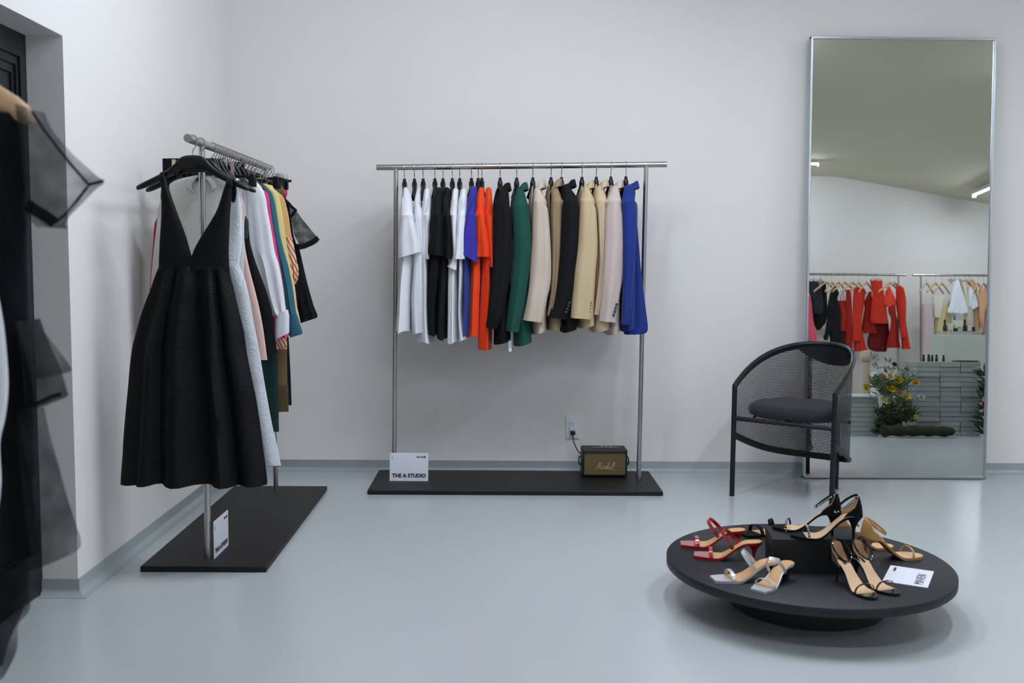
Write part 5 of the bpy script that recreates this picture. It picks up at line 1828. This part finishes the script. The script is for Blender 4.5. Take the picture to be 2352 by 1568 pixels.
mg('blouse', 'satin blush tied blouse in mirror near the right frame edge', 'blouse', MW, [(328, 1275, 1330), (400, 1235, 1355), (520, 1220, 1385), (640, 1225, 1402), (700, 1232, 1340), (850, 1235, 1310), (1000, 1260, 1300)], M_sb, .06, grp=GWH, seed=28)
mg('dress', 'mauve long dress in mirror at the right frame edge', 'dress', MW, [(230, 1370, 1450), (420, 1340, 1460), (650, 1330, 1470), (1000, 1290, 1480), (1580, 1350, 1490)], M_mv, .0, grp=GWH, seed=29)

# ---- counter of loose stone blocks
CYF = mat_z(*MC.pt(1600, 1022), 0).y
M_stone = mat('grey_granite', '#8f9294', .85, bump=.35, bscale=90, var=.16, vscale=70, detail=8)
M_stone2 = mat('pale_granite', '#9a9d9a', .85, bump=.35, bscale=90, var=.16, vscale=70, detail=8)
xs_ = [mat_y(*MC.pt(x, 1000), CYF).x for x in (1265, 1515, 1735, 1945)]
ztop = mat_y(*MC.pt(1600, 234), CYF).z
NL = 15
bh = ztop / NL
BL = None
rnd = random.Random(5)
blk = {}


def block(x0, x1, y0, y1, z0, z1, m, label, group):
    key = m.name
    if key not in blk:
        b = MB(); b.box((0, 0, .5), (1, 1, 1))
        o = b.build('stone_block', m, None, local=True, smooth=False)
        blk[key] = o
    else:
        o = blk[key].copy(); C.objects.link(o)
    o.scale = (x1 - x0 - .004, y1 - y0 - .004, z1 - z0 - .003)
    o.location = ((x0 + x1) / 2, (y0 + y1) / 2, z0)
    tag(o, label, 'stone block', group)
    return o


for j in range(NL):
    for k in range(3):
        jx, jy = rnd.uniform(-.002, .002), rnd.uniform(-.006, .006)
        block(xs_[k] + jx, xs_[k + 1] + jx, CYF - .172 + jy, CYF + jy, j * bh, (j + 1) * bh, M_stone if rnd.random() < .6 else M_stone2, 'grey stone block in the stacked counter in mirror', 'stone blocks of the counter in the mirror')
        if True:
            block(xs_[k] + jx, xs_[k + 1] + jx, CYF - .36 + jy, CYF - .185 + jy, j * bh, (j + 1) * bh, M_stone if rnd.random() < .5 else M_stone2, 'grey stone block in the stacked counter in mirror', 'stone blocks of the counter in the mirror')
LYF = CYF + .05
lx0, lx1 = mat_y(*MC.pt(640, 1000), LYF).x - .06, mat_y(*MC.pt(868, 1000), LYF).x
lzt = mat_y(*MC.pt(750, 612), LYF).z
for j in range(8):
    jx = rnd.uniform(-.004, .004)
    block(lx0 + jx, lx1 + jx, LYF - .2, LYF, lzt * j / 8, lzt * (j + 1) / 8, M_stone2, 'pale stone block in the low stack left of flowers in mirror', 'stone blocks of the low stack in the mirror')
b = MB(); b.box2((lx0 - .01, LYF - .21, lzt + .0005), (lx1 - .006, LYF + .01, lzt + .022)); tag(b.build('stone_slab', mat('marble_white', '#d5d6d8', .3, var=.06, vscale=12), bevel=.008, seg=3, smooth=False), 'white marble slab on top of the low block stack in mirror', 'slab')

# black tray and bottles on the counter
def mpt(f, x, y, Y):
    return mat_y(*f.pt(x, y), Y)
ty = CYF - .1
ta, tc = mpt(MC, 1650, 228, ty), mpt(MC, 1930, 228, ty)
b = MB(); cx_, r_ = (ta.x + tc.x) / 2, (tc.x - ta.x) / 2
b.lathe([(.001, ztop + .001), (r_ * .9, ztop + .001), (r_, ztop + .010), (r_ * .97, ztop + .010), (r_ * .88, ztop + .005), (.001, ztop + .005)], (cx_, ty, 0), 32); tag(b.build('tray', M_black_plastic), 'round black tray on the stone block counter in mirror', 'tray')
M_amber = mat('amber_glass', '#3a1d10', .12, spec=.7); M_cap = mat('bottle_cap', '#0d0d0f', .35)


def bottle(x, y, z, r, hb, rc, hc, label, grp, m=M_amber):
    o = thing('bottle', label, 'bottle', (x, y, z), group=grp)
    b = MB(); b.lathe([(.0005, 0), (r * .95, 0), (r, .003), (r, hb * .82), (r * .9, hb * .9), (rc * .85, hb * .97), (rc * .85, hb)], n=18); b.build('glass_body', m, o, local=True)
    b = MB(); b.lathe([(rc, hb * .99), (rc, hb + hc), (.0005, hb + hc)], n=16); b.build('cap', M_cap, o, local=True)
    return o


wds = ['first small amber bottle from the left on the counter in mirror', 'tallest of the small amber bottles, second from left in mirror', 'small amber bottle third from the left in mirror', 'dark small bottle fourth from the left in mirror', 'small amber bottle standing apart nearest the tray in mirror']
for (px, tall), w_ in zip(((1343, 72), (1398, 76), (1435, 70), (1481, 74), (1555, 70)), wds):
    p = mpt(MC, px, 226, CYF - .08)
    k_ = abs(mpt(MC, px, 226 - tall, CYF - .08).z - p.z)
    bottle(p.x, CYF - .08, ztop + .0005, k_ * .19, k_ * .66, k_ * .15, k_ * .34, w_, 'small bottles on the counter in the mirror')

# pale plinth behind the counter with toiletries
PYF = CYF - .46
M_pl = mat('plinth_green_white', '#b9beb4', .6)
pa, pb = mpt(MW, 645, 1300, PYF), mpt(MW, 1345, 1300, PYF)
pz = mpt(MW, 900, 1122, PYF).z
b = MB(); b.box2((pa.x, PYF - .26, 0), (pb.x, PYF, pz)); tag(b.build('plinth', M_pl, bevel=.003, seg=1, smooth=False), 'pale grey green plinth behind the stone counter in mirror', 'plinth')
M_acr = mat('clear_acrylic', '#dfe6e4', .05, trans=.9, spec=.5)
RY2 = PYF - .1
r0, r1 = mpt(MW, 590, 1090, RY2), mpt(MW, 1210, 1090, RY2)
rzt = mpt(MW, 800, 1066, RY2).z
o = thing('acrylic_riser', 'clear acrylic riser on the plinth under the toiletries in mirror', 'riser', ((r0.x + r1.x) / 2, RY2, pz))
b = MB(); b.box2((r0.x, RY2 - .09, rzt - .006), (r1.x, RY2 + .09, rzt)); b.build('shelf', M_acr, o, smooth=False)
for x in (r0.x + .004, r1.x - .004):
    b = MB(); b.box2((x - .003, RY2 - .09, pz), (x + .003, RY2 + .09, rzt - .006)); b.build('side_panel', M_acr, o, smooth=False)
M_cardb = mat('ivory_carton', '#d8d8c8', .5)


def carton(x0, x1, y0, y1, label, m=M_cardb, z=None, Y=None, stripe=True):
    Y = Y or RY2
    a, c = mpt(MW, x0, y1, Y), mpt(MW, x1, y0, Y)
    z0 = rzt + .0005 if z is None else z
    h = c.z - a.z
    o = thing('carton', label, 'carton', ((a.x + c.x) / 2, Y, z0), group='cartons on the plinth in the mirror')
    w_ = c.x - a.x
    b = MB(); b.box((0, 0, h / 2), (w_, w_, h)); b.build('box_body', m, o, local=True, smooth=False)
    if stripe:
        b = MB(); b.box((0, w_ / 2 + .0006, h * .1), (w_ * .5, .001, h * .06)); b.build('printed_line', M_ink, o, local=True, smooth=False)
    return o


def mbottle(xc, w_, y0, y1, yc, label, z=None):
    p, q, s_ = mpt(MW, xc, y1, RY2), mpt(MW, xc, y0, RY2), mpt(MW, xc, yc, RY2)
    r = abs(mpt(MW, xc + w_, y1, RY2).x - p.x) / 2
    bottle(p.x, RY2, rzt + .0005 if z is None else z, r, s_.z - p.z, r * .55, q.z - s_.z, label, 'toiletry bottles on the plinth in the mirror')


mbottle(656, 60, 862, 1055, 945, 'amber bottle with tall black cap, left on the plinth in mirror')
mbottle(993, 58, 822, 1022, 905, 'amber bottle with tall black cap, middle of the plinth in mirror')
carton(698, 782, 928, 1055, 'ivory carton right of the left amber bottle in mirror')
carton(1026, 1094, 945, 1050, 'ivory carton right of the middle amber bottle in mirror')
carton(1102, 1154, 948, 1026, 'navy carton at right end of the riser in mirror', mat('navy_carton', '#23264a', .5), stripe=False)
cz = rzt + .028
carton(790, 858, 1012, 1066, 'small brown box under the diffuser on the plinth in mirror', mat('brown_box', '#4a2f20', .5), stripe=False)
di = carton(806, 930, 872, 1006, 'square ivory diffuser box with dark reeds on the plinth in mirror', z=rzt + abs(mpt(MW, 820, 1066, RY2).z - mpt(MW, 820, 1012, RY2).z) + .001)
b = MB()
for a_, c_ in (((815, 875), (795, 750)), ((830, 875), (840, 748)), ((822, 875), (815, 800))):
    b.tube([mpt(MW, *a_, RY2), mpt(MW, *c_, RY2)], .002, 5)
b.build('reed', M_cap, di)

# mushroom shaped stool and white drum behind the flowers
SYF = CYF - .5
M_boucle = mat('beige_boucle', '#b8a58f', .95, bump=.5, bscale=120, sheen=.3)
a, c = mpt(MC, 665, 170, SYF), mpt(MC, 800, 170, SYF)
zt1, zt2 = mpt(MC, 730, 112, SYF).z, mpt(MC, 730, 225, SYF).z
rc = (c.x - a.x) / 2
o = thing('stool', 'beige mushroom shaped stool behind the flowers in mirror', 'stool', ((a.x + c.x) / 2, SYF, 0))
b = MB(); hh_ = zt1 - zt2
b.lathe([(.001, zt2), (rc * .8, zt2), (rc, zt2 + hh_ * .25), (rc * .98, zt2 + hh_ * .6), (rc * .75, zt2 + hh_ * .92), (.001, zt1)], n=28); b.build('cap', M_boucle, o, local=True)
b = MB(); b.lathe([(.001, 0), (rc * .8, 0), (rc * .62, .1), (rc * .6, zt2 + .002), (.001, zt2 + .002)], n=28); b.build('stem', M_boucle, o, local=True)
DY_ = CYF - .3
a, c = mpt(MC, 790, 345, DY_), mpt(MC, 945, 345, DY_)
b = MB(); b.lathe([(.001, 0), ((c.x - a.x) / 2, 0), ((c.x - a.x) / 2, a.z), (.001, a.z)], ((a.x + c.x) / 2, DY_, 0), 32); tag(b.build('pedestal', mat('white_pedestal', '#d2d4d4', .5), angle=50), 'white round pedestal behind the flowers in mirror', 'pedestal')

# ---- flowers
FYF = CYF + .12
M_leaf = mat('leaf_green', '#4a6630', .6, var=.25, vscale=30); M_leafd = mat('fern_dark', '#203016', .65, var=.25, vscale=30); M_stemg = mat('stem_green', '#5a7038', .6)
base = mpt(MC, 1000, 960, FYF)
rnd = random.Random(11)


def flower(x, y, r, colr, label, Yo=0.0, name='flower', ctr='#6b6a2a', base_=None):
    Y = FYF + Yo
    p = mpt(MC, x, y, Y)
    bs_ = base_ or Vector((base.x + rnd.uniform(-.06, .06), Y - .02, .06))
    o = thing(name, label, 'flower', (bs_.x, bs_.y, bs_.z), group='flowers beside the stone counter in the mirror')
    R_ = abs(mpt(MC, x + r, y, Y).x - p.x) * 1.25
    b = MB()
    for L, (n_, k_, tilt) in enumerate(((7, 1.0, .25), (6, .78, .7), (5, .52, 1.1))):
        for q in range(n_):
            a_ = 2 * PI * q / n_ + L * .5
            rings = []
            for i in range(5):
                f = i / 4
                w_ = R_ * .62 * math.sin(PI * (.12 + .8 * f)) * k_
                d_ = R_ * k_ * f
                up_ = R_ * .7 * tilt * f * f + .001 * L
                c0 = Vector((d_ * math.cos(tilt * .8 * f), 0, up_))
                rings.append([c0 + Vector((0, s_ * w_, .12 * w_ * (abs(s_)))) + Vector((0, 0, h_)) for s_, h_ in ((-1, 0), (0, -.06 * R_), (1, 0), (0, -.02 * R_))])
            Rz = Matrix.Rotation(a_, 3, 'Z'); Rt = Matrix.Rotation(math.radians(55), 3, 'X') if Yo >= 0 else Matrix.Rotation(math.radians(40), 3, 'X')
            b.loft([[p + Rt.transposed() @ (Rz @ v) for v in r_] for r_ in rings])
    b.build('bloom', mat('petal_' + colr[1:], colr, .6), o)
    b = MB(); b.sphere(p + Vector((0, R_ * .25, R_ * .15)), R_ * .28, 8); b.build('flower_centre', mat('centre_' + ctr[1:], ctr, .7), o)
    b = MB()
    m_ = (p + bs_) / 2 + Vector((rnd.uniform(-.03, .03), .0, .05))
    b.tube([catmull([tuple(bs_), tuple(m_), tuple(p - Vector((0, .004, .004)))], k / 5) for k in range(11)], .0025, 6); b.build('stem', M_stemg, o)
    return o


for x, y, r, colr, lab, ct in ((1072, 425, 42, '#d8b60f', 'large yellow flower at the top of arrangement in mirror', '#7a7416'), (1005, 515, 40, '#d9b114', 'large yellow flower below the topmost one in mirror', '#b9860f'), (1258, 458, 36, '#cf9a12', 'orange yellow flower in front of the counter blocks in mirror', '#b07a0c'),
                           (735, 510, 30, '#b8a21c', 'olive yellow flower beside the armchair in mirror', '#8a7a14'), (940, 645, 48, '#d6cfa2', 'large cream flower above the low stack in mirror', '#c9bd7e'), (1075, 710, 52, '#d3a886', 'large peach flower at centre of arrangement in mirror', '#b38a5c'),
                           (1160, 597, 36, '#c9b94a', 'lemon flower right of the dusty pink ones in mirror', '#9a9030'), (1195, 660, 36, '#cdA0a8', 'pale pink flower next to the lemon one in mirror', '#a8848a'), (1318, 608, 34, '#b9c0b4', 'white pincushion flower on a long stem in mirror', '#9aa890'),
                           (1265, 815, 22, '#cfc23a', 'small yellow flower low by the mossy log in mirror', '#a89a20'), (920, 410, 36, '#c08a84', 'dusty coral flower left of the cream one on top in mirror', '#8a5a50'), (990, 390, 38, '#cfcf9a', 'pale cream green flower on top in mirror', '#a8a860'),
                           (1090, 570, 34, '#b08a74', 'dusty beige flower at the centre in mirror', '#7a5a44'), (1035, 262, 24, '#6e3436', 'small maroon flower against the pedestal in mirror', '#4a2022'), (1160, 312, 20, '#7a4a48', 'small wine red flower by the counter top in mirror', '#4a2022')):
    flower(x, y, r, colr.lower(), lab, Yo=rnd.uniform(-.02, .03), ctr=ct)
base2 = mpt(MC, 2010, 1000, FYF)
for x, y, r, colr, lab, ct in ((2020, 465, 28, '#d6d8c8', 'white flower at the right mirror edge', '#b8ba90'), (2008, 550, 18, '#c8c03a', 'small yellow flower at the right mirror edge', '#98902a'), (2000, 640, 34, '#c99a90', 'coral pink flower at the right mirror edge', '#a06a60'), (1995, 700, 30, '#8f2634', 'dark red flower at the right mirror edge', '#5a1620'), (1985, 752, 16, '#c4c060', 'tiny pale yellow flower at the right mirror edge', '#98902a')):
    flower(x, y, r, colr, lab, Yo=.02, ctr=ct, base_=Vector((base2.x + rnd.uniform(-.03, .03), FYF, .05)))


def foliage(label, pts, n_, m, L=(.05, .12), name='foliage', spread=.05, wid=.22, up=.5):
    b = MB()
    for i in range(n_):
        x, y = pts[rnd.randrange(len(pts))]
        p = mpt(MC, x + rnd.uniform(-1, 1) * spread * 900, y + rnd.uniform(-1, 1) * spread * 900, FYF + rnd.uniform(-.05, .02))
        p.z = max(p.z, .02)
        d = Vector((rnd.uniform(-1, 1), rnd.uniform(-.5, .6), rnd.uniform(-.3, 1) * up + .25)).normalized()
        ln = rnd.uniform(*L); w_ = ln * wid * .5
        sd_ = d.cross(Vector((rnd.uniform(-.4, .4), 1, rnd.uniform(-.4, .4)))).normalized()
        nn = d.cross(sd_)
        if p.z + d.z * ln < .02: d.z = abs(d.z)
        b.add([p, p + d * ln * .4 + sd_ * w_ + nn * .004, p + d * ln, p + d * ln * .4 - sd_ * w_ + nn * .004, p + d * ln * .4 + nn * .0], [(0, 1, 4), (1, 2, 4), (2, 3, 4), (3, 0, 4)])
    return tag(b.build(name, m, smooth=False), label, 'foliage', kind='stuff')


foliage('mid green leaves of the flower arrangement beside stone counter in mirror', [(880, 450), (950, 470), (1050, 480), (1100, 520), (900, 560), (1000, 600), (1100, 640), (1000, 700), (950, 560), (1180, 720), (1060, 790), (830, 470), (1130, 460)], 620, M_leaf, (.03, .095), wid=.14)
foliage('dark fern leaves at the foot of the flower arrangement in mirror', [(920, 860), (980, 880), (1050, 860), (1120, 850), (1200, 830), (950, 950), (1020, 960), (900, 980), (1000, 760), (1100, 760), (920, 780)], 620, M_leafd, (.03, .10), name='fern', wid=.2)
foliage('silver green sprigs on top of the flower arrangement in mirror', [(950, 330), (1010, 330), (1080, 330), (1150, 350), (1220, 370), (980, 240), (820, 200), (850, 290), (1260, 400)], 120, mat('sprig_green', '#6d7a60', .7, var=.2, vscale=30), (.02, .05), name='sprigs', spread=.03)
foliage('dark leaves of the second arrangement at right mirror edge', [(1990, 380), (2010, 460), (2000, 560), (1990, 640), (2010, 740), (1990, 820), (1990, 900), (2000, 980)], 220, M_leafd, (.05, .11), name='foliage', spread=.035)
# mossy log
b = MB(); rings = []
l0, l1 = mpt(MC, 885, 985, FYF + .05), mpt(MC, 1675, 985, FYF + .05)
for i in range(29):
    f = i / 28
    c = l0.lerp(l1, f)
    c.z = .058 - .006 * f
    r = (.046 - .012 * f) * (.35 if i in (0, 28) else 1) * (1 + .12 * math.sin(i * 1.1))
    rings.append([c + Vector((0, math.cos(2 * PI * k / 16), math.sin(2 * PI * k / 16))) * r * (1 + .25 * noise.noise(Vector((c.x * 22, k * .8, 3)))) for k in range(16)])
b.loft(rings); tag(b.build('mossy_log', mat('moss', '#222810', .95, bump=.9, bscale=60, var=.35, vscale=25, detail=6)), 'mossy log lying in front of the stone counter in mirror', 'log')

# ------------------------------------------------------------------ camera, world, output look
cd_ = bpy.data.cameras.new('camera')
cd_.sensor_width = 36
cd_.lens = FPX * 36 / W
cd_.clip_start = .05
cam = bpy.data.objects.new('camera', cd_)
C.objects.link(cam)
Mc = Matrix((CR, CU, -CF)).transposed().to_4x4()
Mc.translation = CAM
cam.matrix_world = Mc
cd_.dof.use_dof = True
cd_.dof.focus_distance = 4.7
cd_.dof.aperture_fstop = 4.5
bpy.context.scene.camera = cam

wd_ = bpy.data.worlds.new('world')
bpy.context.scene.world = wd_
wd_.use_nodes = True
wd_.node_tree.nodes['Background'].inputs['Color'].default_value = (.5, .55, .62, 1)
wd_.node_tree.nodes['Background'].inputs['Strength'].default_value = .05

sc = bpy.context.scene
sc.view_settings.view_transform = 'Standard'
sc.view_settings.look = 'None'
sc.view_settings.exposure = EXPOSURE
sc.view_settings.gamma = 1
sc.view_settings.use_curve_mapping = False
sc.cycles.max_bounces = 10
sc.cycles.diffuse_bounces = 5
sc.cycles.glossy_bounces = 5
sc.cycles.transparent_max_bounces = 24
sc.cycles.transmission_bounces = 6
sc.cycles.caustics_reflective = False
sc.cycles.caustics_refractive = False
sc.cycles.sample_clamp_indirect = 6
sc.cycles.use_denoising = True
